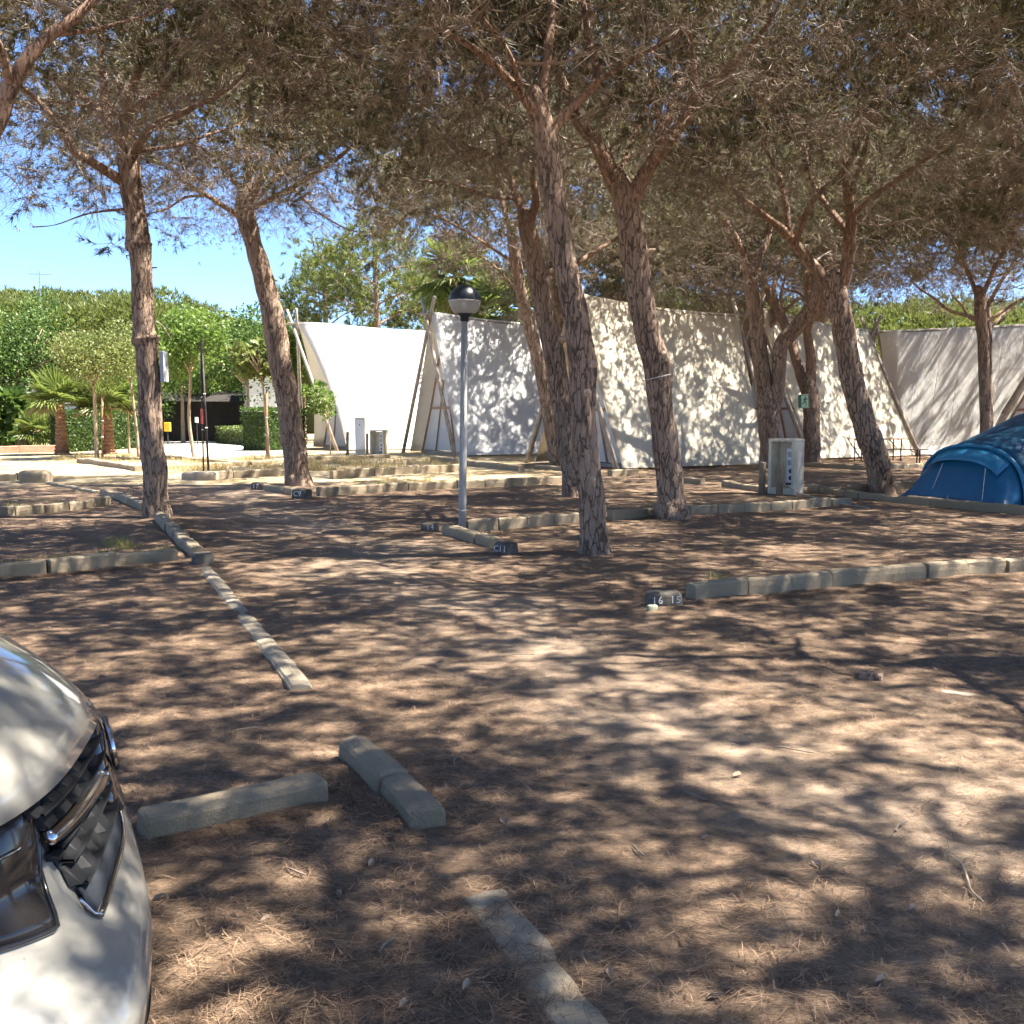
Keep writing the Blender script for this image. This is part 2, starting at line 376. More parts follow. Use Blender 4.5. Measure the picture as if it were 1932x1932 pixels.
# ------------------------------------------------------------------ kerbs
def stone_mesh(seed, wx, wy, wz, top=.02, jit=.012):
    r = random.Random(seed); V = []; F = []; c = .02
    prof = [(-wy/2, -.15), (-wy/2, wz*.5), (-wy/2+.003, wz-c), (-wy/2+c*.8, wz-.004), (0, wz+.004), (wy/2-c*.8, wz-.004), (wy/2-.003, wz-c), (wy/2, wz*.4), (wy/2, -.15)]
    xs_ = [-.5, -.482, -.25, 0, .25, .482, .5]; n = len(prof)
    for k, x in enumerate(xs_):
        e = .010 if k in (0, 6) else 0
        for y, z in prof:
            q = mnoise.noise((x*3+seed*3.1, y*9, z*9))*jit; q2 = mnoise.noise((x*4+seed*1.7, y*7+5, z*7))*jit
            V.append((x*wx + (r.uniform(-1, 1)*.006 if e else 0), y*(1-e*4)+q, z - (e if z > 0 else 0) + (q2 if z > 0 else 0)))
    for i in range(len(xs_)-1):
        for k in range(n-1): F.append((i*n+k, i*n+k+1, (i+1)*n+k+1, (i+1)*n+k))
    F += [tuple(range(n-1, -1, -1)), tuple((len(xs_)-1)*n+k for k in range(n))]
    F = [f[::-1] for f in F]
    return mesh('kerb_stone', V, F, M['kerb'], False)
STONES = {}
def kerb(pts, label, h=.15, wd=.13, L=.55, seed=0, sink=0.0, world=False, gaps=(), group=None, jit=.01, tilt=.02, cat='kerb', name='kerb', m='kerb'):
    """a run of kerb stones along ground points given as photo pixels"""
    h = h*.84 if h >= .15 else h; r = random.Random(seed*7+3); W = [Vector(p) if world else P(*p) for p in pts]
    root = empty(name, (W[0].x, W[0].y, 0), label, cat, group)
    k = 0
    for a, b in zip(W[:-1], W[1:]):
        d = b-a; n = max(1, round(d.length/L)); step = d.length/n; ang = math.atan2(d.y, d.x)
        for i in range(n):
            k += 1
            if k in gaps: continue
            key = (round(h, 2), round(wd, 2), r.randrange(4), m)
            if key not in STONES: STONES[key] = stone_mesh(int(h*1000+wd*3000+key[2]*17), 1.0, wd, h, jit=jit); STONES[key].materials[0] = M[m]
            o = bpy.data.objects.new('kerb_stone', STONES[key]); link(o, root)
            c = a + d*((i+.5)/n); o.location = (c.x-W[0].x + r.uniform(-1, 1)*.012, c.y-W[0].y + r.uniform(-1, 1)*.012, r.uniform(-.012, .006)-sink)
            o.rotation_euler = (r.uniform(-1, 1)*tilt, r.uniform(-1, 1)*tilt, ang + r.uniform(-1, 1)*tilt)
            o.scale = (step*r.uniform(.985, .998), r.uniform(.94, 1.06), r.uniform(.9, 1.06))
    return root
kerb([(1120, 1975), (1010, 1830), (905, 1700)], 'flat worn concrete kerb strip sunk flush in the sand beside the drive', h=.033, wd=.165, L=.75, seed=1, jit=.014, m='kerb_pale')
kerb([(803, 1572), (745, 1500), (668, 1425)], 'raised weathered concrete kerb blocks with a broken rounded end near the parked car', h=.10, wd=.15, L=.42, seed=2, jit=.011, tilt=.03)
kerb([(568, 1300), (510, 1225), (455, 1155), (405, 1095), (385, 1072)], 'low row of kerb stones edging the drive in front of the dark footprint stone', h=.034, wd=.135, L=.55, seed=3, jit=.012, m='kerb_pale', sink=.008)
kerb([(372, 1052), (330, 1010), (303, 982)], 'short raised kerb stones between the big collared pine and a black painted stone', h=.12, wd=.15, L=.5, seed=4)
kerb([(270, 962), (235, 945), (195, 935)], 'pale raised kerb stones just behind the big collared pine', h=.17, wd=.14, L=.6, seed=5)
kerb([(185, 930), (140, 921), (90, 913)], 'thin flush kerb stones leading to the sunny drive', h=.05, wd=.14, L=.8, seed=6)
kerb([(270, 1582), (612, 1508)], 'mossy rounded concrete kerb running out from under the parked car', h=.11, wd=.15, L=.55, seed=7, jit=.008, tilt=.008)
kerb([(-30, 1090), (90, 1083), (215, 1068), (335, 1058)], 'mossy kerb of upright concrete stones facing the parked car across the litter', h=.17, wd=.13, L=.55, seed=8)
kerb([(-30, 978), (80, 968), (205, 952)], 'second mossy kerb of upright stones behind the one facing the car', h=.18, wd=.13, L=.55, seed=9)
kerb([(-20, 908), (32, 906), (50, 905)], 'short kerb with a broken gap at the edge of the sunny drive', h=.22, wd=.14, L=.8, seed=10)
kerb([(878, 1002), (990, 992), (1090, 984)], 'grey kerb run from the lamp post to the leaning double pine', h=.17, wd=.13, L=.6, seed=11)
kerb([(1150, 981), (1235, 974)], 'grey kerb stones between the two tall pines', h=.17, wd=.13, L=.6, seed=12)
kerb([(1300, 971), (1450, 963), (1600, 952)], 'mossy kerb run in front of the concrete socket pedestal with two posts', h=.17, wd=.13, L=.55, seed=13)
kerb([(1300, 1130), (1400, 1119), (1560, 1103), (1740, 1088), (1960, 1072)], 'long mottled kerb starting beside the painted stone numbered 16 15', h=.14, wd=.14, L=.5, seed=14, jit=.014)
kerb([(845, 1008), (905, 1026), (935, 1035)], 'pale kerb blocks at the foot of the lamp post', h=.13, wd=.17, L=.6, seed=15, jit=.016)
kerb([(500, 924), (540, 932), (555, 935)], 'short pale kerb in front of the leaning pine by the white tent', h=.14, wd=.15, L=.7, seed=16)
kerb([(600, 936), (720, 928), (860, 921), (1060, 912)], 'shaded kerb run behind the lamp post and before the pitched tents', h=.2, wd=.13, L=.7, seed=17)
kerb([(395, 904), (480, 900), (548, 898)], 'kerb run between the twin dark stakes and the leaning pine', h=.24, wd=.14, L=.8, seed=18)
kerb([(625, 904), (740, 896), (870, 889)], 'mottled kerb run in front of the dry grass by the sunlit tent', h=.25, wd=.14, L=.8, seed=19)
kerb([(300, 886), (470, 878), (590, 868), (735, 864)], 'pale sunlit kerb line along the dry grass strip', h=.16, wd=.2, L=1.2, seed=20)
kerb([(815, 868), (900, 880), (985, 889)], 'pale grey kerb in shade before the second tent gable', h=.2, wd=.2, L=.9, seed=21)
kerb([(1012, 886), (1080, 890)], 'single pale slab kerb behind the double pine', h=.18, wd=.2, L=1.0, seed=22)
kerb([(1150, 898), (1200, 896)], 'sunlit kerb block at the foot of the dappled tent', h=.2, wd=.2, L=.9, seed=23)
kerb([(1285, 911), (1325, 914)], 'grey kerb stub right of the scarred pine', h=.18, wd=.16, L=.7, seed=24)
kerb([(1366, 918), (1450, 930)], 'pale stepped kerb left of the socket pedestal', h=.16, wd=.16, L=.55, seed=25)
kerb([(1530, 925), (1625, 942), (1760, 953), (1940, 972)], 'kerb line under the front edge of the blue camping tent', h=.14, wd=.16, L=.6, seed=26)
kerb([(1590, 933), (1700, 922), (1760, 918)], 'shaded upright kerb behind the leaning pine next to the blue tent', h=.2, wd=.14, L=.6, seed=27)
kerb([(1510, 880), (1640, 886), (1800, 879)], 'low kerb in front of the folding table and bench', h=.14, wd=.16, L=.8, seed=28)
kerb([(152, 873), (200, 879), (262, 889)], 'row of rough stones edging the palm bed', h=.2, wd=.25, L=1.0, seed=29)
kerb([(300, 862), (380, 871), (440, 876)], 'long low kerb between pale drive and dry grass', h=.12, wd=.2, L=1.1, seed=30)
te = kerb([(-40, 856), (105, 853)], 'red terracotta edging along the shrub bed', h=.3, wd=.4, L=1.2, seed=31, name='terracotta_edging', cat='edging')
tm = stone_mesh(5, 1.0, .4, .3); tm.materials.clear(); tm.materials.append(M['terracotta']); tm.name = 'edging_block'
for c in te.children: c.data = tm; c.name = 'edging_block'

def text_part(txt, size, matl, parent, loc, rot, name='painted_number', depth=.002):
    x = -(len(txt)-1)*size*.31
    for ch in txt:
        if ch != ' ':
            cu = bpy.data.curves.new(name, 'FONT'); cu.body = ch; cu.size = size; cu.extrude = depth; cu.align_x = 'CENTER'; cu.align_y = 'CENTER'; cu.resolution_u = 2
            tmp = bpy.data.objects.new('tmp', cu); COL.objects.link(tmp); dg = bpy.context.evaluated_depsgraph_get(); dg.update()
            me = bpy.data.meshes.new_from_object(tmp.evaluated_get(dg)); bpy.data.objects.remove(tmp); bpy.data.curves.remove(cu)
            me.materials.clear(); me.materials.append(matl); o = bpy.data.objects.new(name, me); link(o, parent); o.location = (loc[0]+x, loc[1], loc[2]); o.rotation_euler = rot
        x += size*.62
def rock(name, c, d, label, matl, rz=0, seed=0, cat='stone', group=None, txt=None, tsize=.1, flat=.2):
    r = random.Random(seed); root = empty(name, c, label, cat, group, rz)
    V = []; F = []; n = 16; rings = [(-.3, 1.0), (.25, 1.0), (.7, .98), (.9, .93), (1.0, .8), (1.02, .4), (1.02, .0001)]
    for z, k in rings:
        for i in range(n):
            a = 2*math.pi*i/n; ca, sa = math.cos(a), math.sin(a); e = 2/5.0
            x = math.copysign(abs(ca)**e, ca)*d[0]/2*k; y = math.copysign(abs(sa)**e, sa)*d[1]/2*k
            j = 1 + .1*mnoise.noise((ca*1.5+seed, sa*1.5, z*2))
            V.append((x*j, y*j, z*d[2]*(1+.08*mnoise.noise((ca*2, sa*2+seed, z)))))
    for l in range(len(rings)-1):
        for i in range(n): F.append((l*n+i, l*n+(i+1) % n, (l+1)*n+(i+1) % n, (l+1)*n+i))
    mk('stone_block', V, F, matl, root, smooth=True)
    if txt: text_part(txt, tsize, M['white_paint'], root, (-d[0]*.04, -d[1]*.5-.012, d[2]*.5), (R(84), 0, 0))
    return root
G = R(25)
p = P(1252, 1142); rock('painted_stone', p, (.30, .18, .12), 'black painted kerb end stone lettered 16 15 in white', M['black_paint'], R(12), 3, txt='16 15', tsize=.085)
p = P(1229, 1150); rock('small_stone', p+Vector((0, -.04, 0)), (.09, .05, .045), 'small pale green lump of stone leaning on the painted 16 15 stone', simple('lichen_stone', (.36, .38, .24), .9, var=.2), .3, 9)
p = P(955, 1046); rock('painted_stone', p, (.26, .17, .14), 'black painted kerb end stone lettered C11 by the lamp post', M['black_paint'], R(-38), 4, txt='C11', tsize=.10)
p = P(812, 1001); rock('painted_stone', p, (.26, .2, .11), 'small black painted stone with white marks standing alone before the lamp post', M['black_paint'], R(8), 5, txt='14', tsize=.09)
p = P(570, 940); rock('painted_stone', p, (.38, .22, .18), 'black painted kerb end stone lettered C9 in front of the leaning pine', M['black_paint'], R(-25), 6, txt='C9', tsize=.15)
p = P(490, 924); rock('painted_stone', p, (.34, .22, .16), 'black painted kerb end stone lettered 17 behind the C9 stone', M['black_paint'], R(-25), 7, txt='17', tsize=.14)
p = P(383, 1066); rock('painted_stone', p, (.22, .22, .13), 'black sooty stone capping the kerb below the collared pine', M['black_paint'], R(25), 8)
p = P(378, 905); rock('painted_stone', p, (.9, .4, .2), 'grey rounded stone ending the kerb by the twin dark stakes', M['stone_pale'], 0, 12)
p = P(68, 910); rock('kerb_boulder', p, (.7, .4, .28), 'dark rounded boulder at the broken kerb beside the sunny drive', M['kerb'], 0, 13)
p = P(1815, 1312); rock('flat_stone', p, (.26, .07, .012), 'pale flat sliver of stone half buried in pine litter', M['stone_pale'], R(-28), 14)
p = P(1640, 1283); rock('bark_piece', p, (.16, .08, .05), 'dark chunk of loose bark lying in the litter', M['bark'], R(-30), 15, cat='bark')

# ------------------------------------------------------------------ pines
def rnd_unit(n, r):
    v = r.normal(size=(n, 3)); return v/np.linalg.norm(v, axis=1, keepdims=True)
def needles_geo(C, D, r, per, ln, wd, spread=.75):
    """tufts at points C, pointing along D: thin single-triangle needles"""
    n = len(C); C = np.repeat(C, per, 0); D = np.repeat(D, per, 0)
    d = D + rnd_unit(n*per, r)*spread; d /= np.linalg.norm(d, axis=1, keepdims=True)
    L = ln*(.65+.6*r.random((n*per, 1))); s = np.cross(d, rnd_unit(n*per, r)); s /= np.linalg.norm(s, axis=1, keepdims=True)+1e-9
    base = C + rnd_unit(n*per, r)*.02; s = s*wd*(.6+.7*r.random((n*per, 1)))
    V = np.stack([base-s*.5, base+s*.5, base+d*L], 1).reshape(-1, 3)
    F = np.arange(n*per*3).reshape(-1, 3); var = np.repeat(np.clip(np.repeat(r.random(n), per)*.7+r.random(n*per)*.3, 0, 1), 3)
    return V, F, var
def ribbons(P0, P1, P2, rad, r):
    """thin three-sided twigs with one bend"""
    n = len(P0); Vs = []
    t = P2-P0; t /= np.linalg.norm(t, axis=1, keepdims=True)+1e-9
    a = np.cross(t, rnd_unit(n, r)); a /= np.linalg.norm(a, axis=1, keepdims=True)+1e-9; b = np.cross(t, a)
    for Q, k in ((P0, 1.0), (P1, .75)):
        for j in range(3):
            an = 2*math.pi*j/3; Vs.append(Q + (a*math.cos(an)+b*math.sin(an))*(rad[:, None]*k))
    Vs.append(P2); V = np.stack(Vs, 1).reshape(-1, 3); k0 = np.arange(n)[:, None]*7; F = []
    for j in range(3):
        j2 = (j+1) % 3; F += [k0+[j, j2, 3+j2], k0+[j, 3+j2, 3+j], k0+[3+j, 3+j2, 6]]
    return V, np.concatenate(F, 0)

def pine(name, label, base, Y0, trunk, limbs, crown, seed, needle='needle', sink=.1, clusters=370, twigs=9, tufts=3, per=13, nl=.19, nw=.0135, dead=170, barkm='bark', group='umbrella pines over the pitches', trunk_world=False, deadcol=True, ground_z=0, reuse=None):
    """trunk: [(u,v,width_px)], limbs: [[(u,v,dY)..], w0, w1]; crown (cx,cy,r,zb,zt)"""
    r = np.random.default_rng(seed); rr = random.Random(seed)
    root = empty(name, (base.x, base.y, ground_z), label, 'pine tree', group); off = Vector((base.x, base.y, ground_z))
    pts = [Vector((base.x, base.y, -sink))]; rad = []
    if trunk_world:
        tp = [Vector(q[:3]) for q in trunk]; rd = [q[3] for q in trunk]
    else:
        tp = [PD(u, v, Y0) for u, v, _ in trunk]; rd = [pxm(wpx*(.92 if Y0 < 28 else .84), Y0)/2 for _, _, wpx in trunk]
    tp[0] = Vector((tp[0].x, tp[0].y, -sink)); rd[0] *= 1.28
    if tp[1].z > .35: tp.insert(1, tp[0].lerp(tp[1], .3/(tp[1].z+sink))); rd.insert(1, rd[0]/1.28*1.02)
    ext = (tp[-1]-tp[-2]).normalized(); tp += [tp[-1]+ext*rd[-1]*1.2, tp[-1]+ext*rd[-1]*2.2]; rd += [rd[-1]*.8, rd[-1]*.35]
    sp = smoothpath(tp, 6); rad = lerpl(rd, len(sp))
    if Y0 < 24 and not trunk_world:
        fp = smoothpath(sp, max(1, int((sp[-1]-sp[0]).length/.05/len(sp)))); fr_ = lerpl(rad, len(fp)); ns = 40
        Vt, Ft = tubegeo([q-off for q in fp], fr_, ns, True, .17); acc = 0
        for i, q in enumerate(fp):
            if i: acc += (fp[i]-fp[i-1]).length
            for k in range(ns):
                a = 2*math.pi*k/ns; e = Vector((math.cos(a), math.sin(a), 0)); rr0 = fr_[i]
                wz = mnoise.noise((e.x*1.4+seed, e.y*1.4, acc*1.3))
                g = mnoise.noise((e.x*5.2*rr0/.15+wz*1.6, e.y*5.2*rr0/.15+seed, acc*2.2+wz)); g2 = mnoise.noise((e.x*9+seed, e.y*9, acc*9))
                rid = min(.5, abs(g)*2.4)-.33; v = Vt[i*ns+k]; n_ = (v-(q-off)); L_ = n_.length
                if L_ > 1e-4: Vt[i*ns+k] = v + n_/L_*min(rr0*.4, (.032*rid+.007*g2))
    else: Vt, Ft = tubegeo([q-off for q in sp], rad, 16, True, .17)
    mk('trunk', Vt, Ft, M[barkm], root, smooth=True)
    nodes = [(q, rr_) for q, rr_ in zip(sp[-16:-8], rad[-16:-8])]
    for lim in limbs:
        pl, w0, w1 = lim[:3]
        if len(lim) > 3: q = [Vector(x) for x in pl]; ra, rb = w0, w1
        else: q = [PD(u, v, Y0+dy) for u, v, dy in pl]; kk = .8 if Y0 < 28 else .74; ra, rb = pxm(w0*kk, Y0)/2, pxm(w1*kk, Y0)/2
        nq = len(q); ed = (q[-1]-q[-2]).normalized(); q += [q[-1]+ed*max(.35, rb*9)+Vector((0, 0, .08))]
        q = smoothpath(q, 5); rad2 = lerpl([ra, (ra+rb)*.52, rb], (nq-1)*5+1) + lerpl([rb*.9, .012], 5)
        Vl, Fl = tubegeo([x-off for x in q], rad2, 9, True, .16)
        mk('limb', Vl, Fl, M['bark_red'] if w1 < 40 else M[barkm], root, smooth=True)
        nodes += [(x, a) for x, a in list(zip(q, rad2))[2:]]
    cx, cy, cr, zb, zt = crown
    root['crown_at'] = (cx-off.x, cy-off.y, zb)
    if reuse:
        src, rz = reuse; sc_ = Vector(src['crown_at']); rot = Matrix.Rotation(rz, 3, 'Z'); lo = Vector(root['crown_at']) - rot @ sc_
        for ch in src.children:
            if ch.name.split('.')[0] in ('branches', 'twigs', 'crown', 'dry_needles'):
                o = bpy.data.objects.new(ch.name.split('.')[0], ch.data); link(o, root); o.location = lo; o.rotation_euler = (0, 0, rz); o['kind'] = 'stuff'
        return root
    # crown targets
    T = []
    for i in range(clusters):
        a = i*2.399963+r.normal()*.12; rho = min(1.0, math.sqrt((i+.5)/clusters)*(1+r.normal()*.035)); x, y = math.cos(a)*rho, math.sin(a)*rho
        lob = 1 + .16*mnoise.noise((x*2.2+seed, y*2.2, seed*.3))
        z = zb + (zt-zb)*(.30 + .60*(1-rho**2)) + r.normal()*.12*(zt-zb) - .12*(zt-zb)*(r.random()**2)
        T.append((cx+x*cr*lob, cy+y*cr*lob, z, 1))
    for _ in range(dead):
        a = r.random()*2*math.pi; rho = math.sqrt(r.random())*.95
        z = zb + (zt-zb)*(.02 + .38*(1-rho**2)*r.random()) - .25*r.random()
        T.append((cx+math.cos(a)*rho*cr, cy+math.sin(a)*rho*cr, z, 0))
    fork = nodes[0][0]
    T.sort(key=lambda q: (Vector(q[:3])-fork).length)
    NP = np.array([tuple(q) for q, _ in nodes]); NR = [a for _, a in nodes]
    mb = MB(); tips = []
    for tx, ty, tz, live in T:
        tp_ = np.array((tx, ty, tz)); dv = tp_-NP; dist = np.linalg.norm(dv, axis=1) + np.maximum(0, -dv[:, 2])*1.2
        i = int(dist.argmin()); s = Vector(NP[i]); e = Vector(tp_); L = (e-s).length
        if L < .05: continue
        side = Vector((rr.uniform(-1, 1), rr.uniform(-1, 1), rr.uniform(-.6, .3)))*L*.14
        m1 = s.lerp(e, .35)+side+Vector((0, 0, -.04*L)); m2 = s.lerp(e, .7)+side*.8
        r0 = min(NR[i]*.72, .010+.016*L); r1 = max(.005, r0*.35)
        q = [s, m1, m2, e]; qr = [r0, r0*.78, r0*.55, r1]
        if r0 > .016: q2 = smoothpath(q, 3); mb.tube([x-off for x in q2], lerpl(qr, len(q2)), 5, False)
        else: mb.tube([x-off for x in q], qr, 4, False)
        NP = np.vstack([NP, [tuple(m1), tuple(m2), tuple(e)]]); NR += [r0*.78, r0*.55, r1]
        tips.append((e, (e-m2).normalized(), live, m2))
    mb.go('branches', M['twig'], root, kind='stuff')
    # twigs and needles
    live = [q for q in tips if q[2]]; ded = [q for q in tips if not q[2]]
    E = np.array([tuple(q[0]) for q in live]); D = np.array([tuple(q[1]) for q in live]); m2 = np.array([tuple(q[3]) for q in live])
    n = len(E)*twigs; tt = r.random((n, 1))
    S = np.repeat(E, twigs, 0)*(1-tt*.7) + np.repeat(m2, twigs, 0)*tt*.7
    dr = np.repeat(D, twigs, 0)*.45 + rnd_unit(n, r) + np.array([0, 0, .22]); dr /= np.linalg.norm(dr, axis=1, keepdims=True)
    L = (.22+.36*r.random((n, 1)))*min(1.25, cr/3.6+.25); mid = S+dr*L*.55+rnd_unit(n, r)*L*.08; end = mid+(dr+np.array([0, 0, .25])+rnd_unit(n, r)*.3)*L*.5
    Vt, Ft = ribbons(S-np.array(off), mid-np.array(off), end-np.array(off), np.full(n, .0055), r)
    Vs, Fs = [Vt], [Ft]; base_i = len(Vt)
    if len(ded):
        Ed = np.array([tuple(q[0]) for q in ded]); md = np.array([tuple(q[3]) for q in ded]); k = 11; n2 = len(Ed)*k; tt = r.random((n2, 1))
        S2 = np.repeat(Ed, k, 0)*(1-tt) + np.repeat(md, k, 0)*tt
        d2 = rnd_unit(n2, r); d2[:, 2] = d2[:, 2]*.6-.35; L2 = .2+.5*r.random((n2, 1))
        mi = S2+d2*L2*.5; en = mi+(d2+rnd_unit(n2, r)*.5+np.array([0, 0, -.25]))*L2*.5
        Vd, Fd = ribbons(S2-np.array(off), mi-np.array(off), en-np.array(off), np.full(n2, .0045), r)
        Vs.append(Vd); Fs.append(Fd+base_i)
    mknp('twigs', np.vstack(Vs), np.vstack(Fs), M['twig'], root, kind='stuff')
    C = np.concatenate([end, mid*.5+end*.5, mid][:tufts], 0)-np.array(off); DD = np.concatenate([dr]*tufts, 0)+np.array([0, 0, .15])
    Vn, Fn, var = needles_geo(C, DD, r, per, nl, nw)
    mknp('crown', Vn, Fn, M[needle], root, var=var, kind='stuff')
    if len(ded) and deadcol:
        sel = r.random(n2) < .55; Vq, Fq, vq = needles_geo(en[sel]-np.array(off), d2[sel], r, 6, .14, .010, .9)
        mknp('dry_needles', Vq, Fq, M['needle_dry'], root, var=vq, kind='stuff')
    return root

TREES = {}
b = P(300, 975); Y = b.y
TREES[1] = pine('umbrella_pine', 'tall pine with two swollen collars on its trunk and a grey box on its side', b, Y,
    [(300, 975, 56), (296, 940, 48), (288, 850, 46), (282, 760, 45), (279, 690, 46), (277, 655, 47), (274, 640, 58), (272, 622, 44), (268, 540, 42), (265, 480, 46), (262, 462, 55), (261, 445, 46), (255, 400, 40), (247, 355, 42), (245, 320, 42), (243, 285, 40)],
    [[[(235, 345, 0), (180, 310, -.3), (140, 285, -.5), (115, 240, -.8), (75, 195, -1), (40, 160, -1.2)], 24, 8],
     [[(243, 290, 0), (215, 240, -.1), (170, 195, .3), (120, 160, .6), (65, 125, 1)], 26, 9],
     [[(235, 275, 0), (205, 225, .2), (196, 160, .5), (190, 95, .7)], 28, 16],
     [[(240, 275, 0), (240, 190, -.2), (262, 130, -.5), (266, 60, -.7)], 26, 12],
     [[(238, 215, -.1), (290, 180, -.5), (330, 145, -.8), (365, 120, -1)], 16, 8],
     [[(248, 300, 0), (285, 240, -.4), (340, 215, -.9), (400, 185, -1.3), (440, 160, -1.6)], 20, 7],
     [[(255, 285, 0), (330, 275, .4), (390, 255, .8), (440, 240, 1.2)], 11, 5],
     [[(160, 200, .3), (80, 190, .6), (15, 195, .9)], 8, 4],
     [[(240, 395, 0), (170, 402, -.3), (105, 424, -.6)], 7, 2]],
    (b.x-.5, b.y-.3, 3.6, 5.1, 9.0), 11)
b = P(565, 915); Y = b.y
TREES[2] = pine('umbrella_pine', 'leaning smooth dark pine in front of the bright white tent', b, Y,
    [(567, 916, 52), (560, 880, 47), (548, 800, 46), (540, 740, 44), (528, 680, 45), (520, 625, 46), (508, 570, 40), (490, 500, 37), (474, 445, 34), (464, 405, 38), (463, 385, 36)],
    [[[(455, 410, 0), (400, 375, -.3), (350, 345, -.6), (320, 315, -.8), (270, 300, -1)], 14, 6],
     [[(385, 370, -.4), (350, 372, -.6), (318, 392, -.8), (285, 402, -1)], 7, 3],
     [[(465, 390, 0), (470, 320, .2), (460, 245, .4)], 24, 14],
     [[(460, 370, 0), (420, 310, .4), (370, 272, .9)], 15, 7],
     [[(470, 375, 0), (500, 325, -.1), (530, 275, -.3), (565, 190, -.5)], 22, 9],
     [[(470, 395, 0), (540, 360, -.5), (620, 310, -.9), (665, 275, -1.2), (702, 240, -1.4)], 15, 5],
     [[(555, 355, -.5), (600, 400, -.8), (650, 430, -1)], 6, 3],
     [[(465, 395, 0), (530, 330, .9), (600, 280, 1.6)], 12, 5]],
    (b.x-.9, b.y, 4.0, 6.3, 9.8), 12)
b = P(1125, 1045); Y = b.y
TREES[3] = pine('umbrella_pine', 'tall reddish pine with broken branch stubs growing beside the lamp post', b, Y,
    [(1125, 1046, 62), (1121, 1000, 54), (1115, 930, 52), (1105, 850, 51), (1100, 760, 50), (1098, 690, 56), (1090, 620, 50), (1078, 550, 48), (1065, 490, 47), (1052, 420, 44), (1040, 340, 42), (1027, 260, 43), (1016, 210, 46)],
    [[[(1020, 225, 0), (985, 180, -.2), (930, 120, -.5), (885, 85, -.8), (830, 55, -1.1)], 26, 9],
     [[(1018, 215, 0), (1030, 120, .2), (1042, 30, .4), (1040, -60, .6)], 28, 14],
     [[(1030, 260, 0), (1075, 205, .2), (1125, 150, .5), (1112, 75, .8), (1098, -10, 1)], 28, 14],
     [[(985, 180, -.2), (960, 100, -.6), (900, 20, -1)], 14, 7],
     [[(1100, 175, .4), (1180, 120, .2), (1290, 60, -.3)], 14, 6]],
    (b.x-.1, b.y+.3, 4.5, 5.4, 9.4), 13, clusters=420, dead=220)
b = P(1270, 978); Y = b.y
TREES[4] = pine('umbrella_pine', 'scarred pine with a pale torn stub and forked top beside the dappled tent', b, Y,
    [(1272, 980, 64), (1266, 930, 54), (1256, 840, 52), (1246, 760, 50), (1240, 690, 56), (1225, 640, 50), (1208, 560, 51), (1196, 480, 52), (1188, 420, 52), (1178, 375, 50)],
    [[[(1182, 395, 0), (1150, 320, .1), (1120, 265, .2), (1090, 225, .3), (1060, 150, .6), (1010, 60, 1)], 46, 14],
     [[(1185, 395, 0), (1222, 320, -.1), (1262, 265, -.2), (1298, 215, -.4), (1316, 175, -.5), (1370, 135, -.8), (1430, 70, -1.2)], 40, 11],
     [[(1250, 275, -.2), (1245, 230, -.1), (1235, 190, .1), (1205, 165, .3)], 22, 10],
     [[(1240, 290, -.1), (1272, 190, .3), (1305, 110, .8)], 22, 9],
     [[(1312, 180, -.5), (1305, 100, -.8), (1290, 10, -1)], 18, 8],
     [[(1160, 345, .1), (1200, 250, 1), (1240, 120, 2)], 16, 7]],
    (b.x+.4, b.y+.4, 4.8, 5.7, 10.4), 14, clusters=420, dead=220)
b = P(1085, 935); Y = b.y
TREES[5] = pine('umbrella_pine', 'pine with dark trunk tucked behind the tall reddish pine', b, Y,
    [(1086, 936, 42), (1078, 890, 38), (1066, 820, 39), (1056, 740, 40), (1046, 670, 42), (1030, 600, 40), (1014, 530, 38), (1004, 470, 36), (995, 430, 36)],
    [[[(1000, 445, 0), (975, 375, .2), (955, 320, .4), (915, 285, .7), (860, 270, 1)], 20, 7],
     [[(996, 435, 0), (1010, 380, -.1), (1005, 320, -.2), (1025, 250, -.4)], 22, 9],
     [[(1015, 520, 0), (1080, 500, .3), (1130, 470, .7), (1180, 440, 1.1)], 18, 7],
     [[(975, 375, .2), (920, 370, -.2), (850, 345, -.6), (790, 340, -.9)], 9, 4]],
    (b.x-.2, b.y+.2, 4.6, 5.5, 10.2), 15, clusters=470)
b = P(1053, 884); Y = b.y
TREES[6] = pine('umbrella_pine', 'slender far pine standing at the corner of the dappled tent gable', b, Y,
    [(1053, 884, 30), (1040, 820, 27), (1024, 720, 27), (1003, 630, 28), (984, 555, 27), (973, 495, 26), (966, 445, 24)],
    [[[(968, 455, 0), (950, 390, .2), (930, 335, .5), (890, 300, .9), (840, 280, 1.2)], 16, 6],
     [[(967, 450, 0), (985, 380, -.3), (980, 310, -.6)], 16, 7],
     [[(975, 500, 0), (900, 450, -.5), (830, 410, -1), (770, 390, -1.4)], 9, 4],
     [[(985, 560, 0), (930, 500, .5), (880, 470, .9)], 7, 3]],
    (b.x-1.0, b.y, 4.6, 6.1, 10.8), 16, clusters=450, twigs=7, tufts=3, per=9, nl=.22, nw=.021)
b = Vector((7.75, 30.6, 0)); Y = b.y
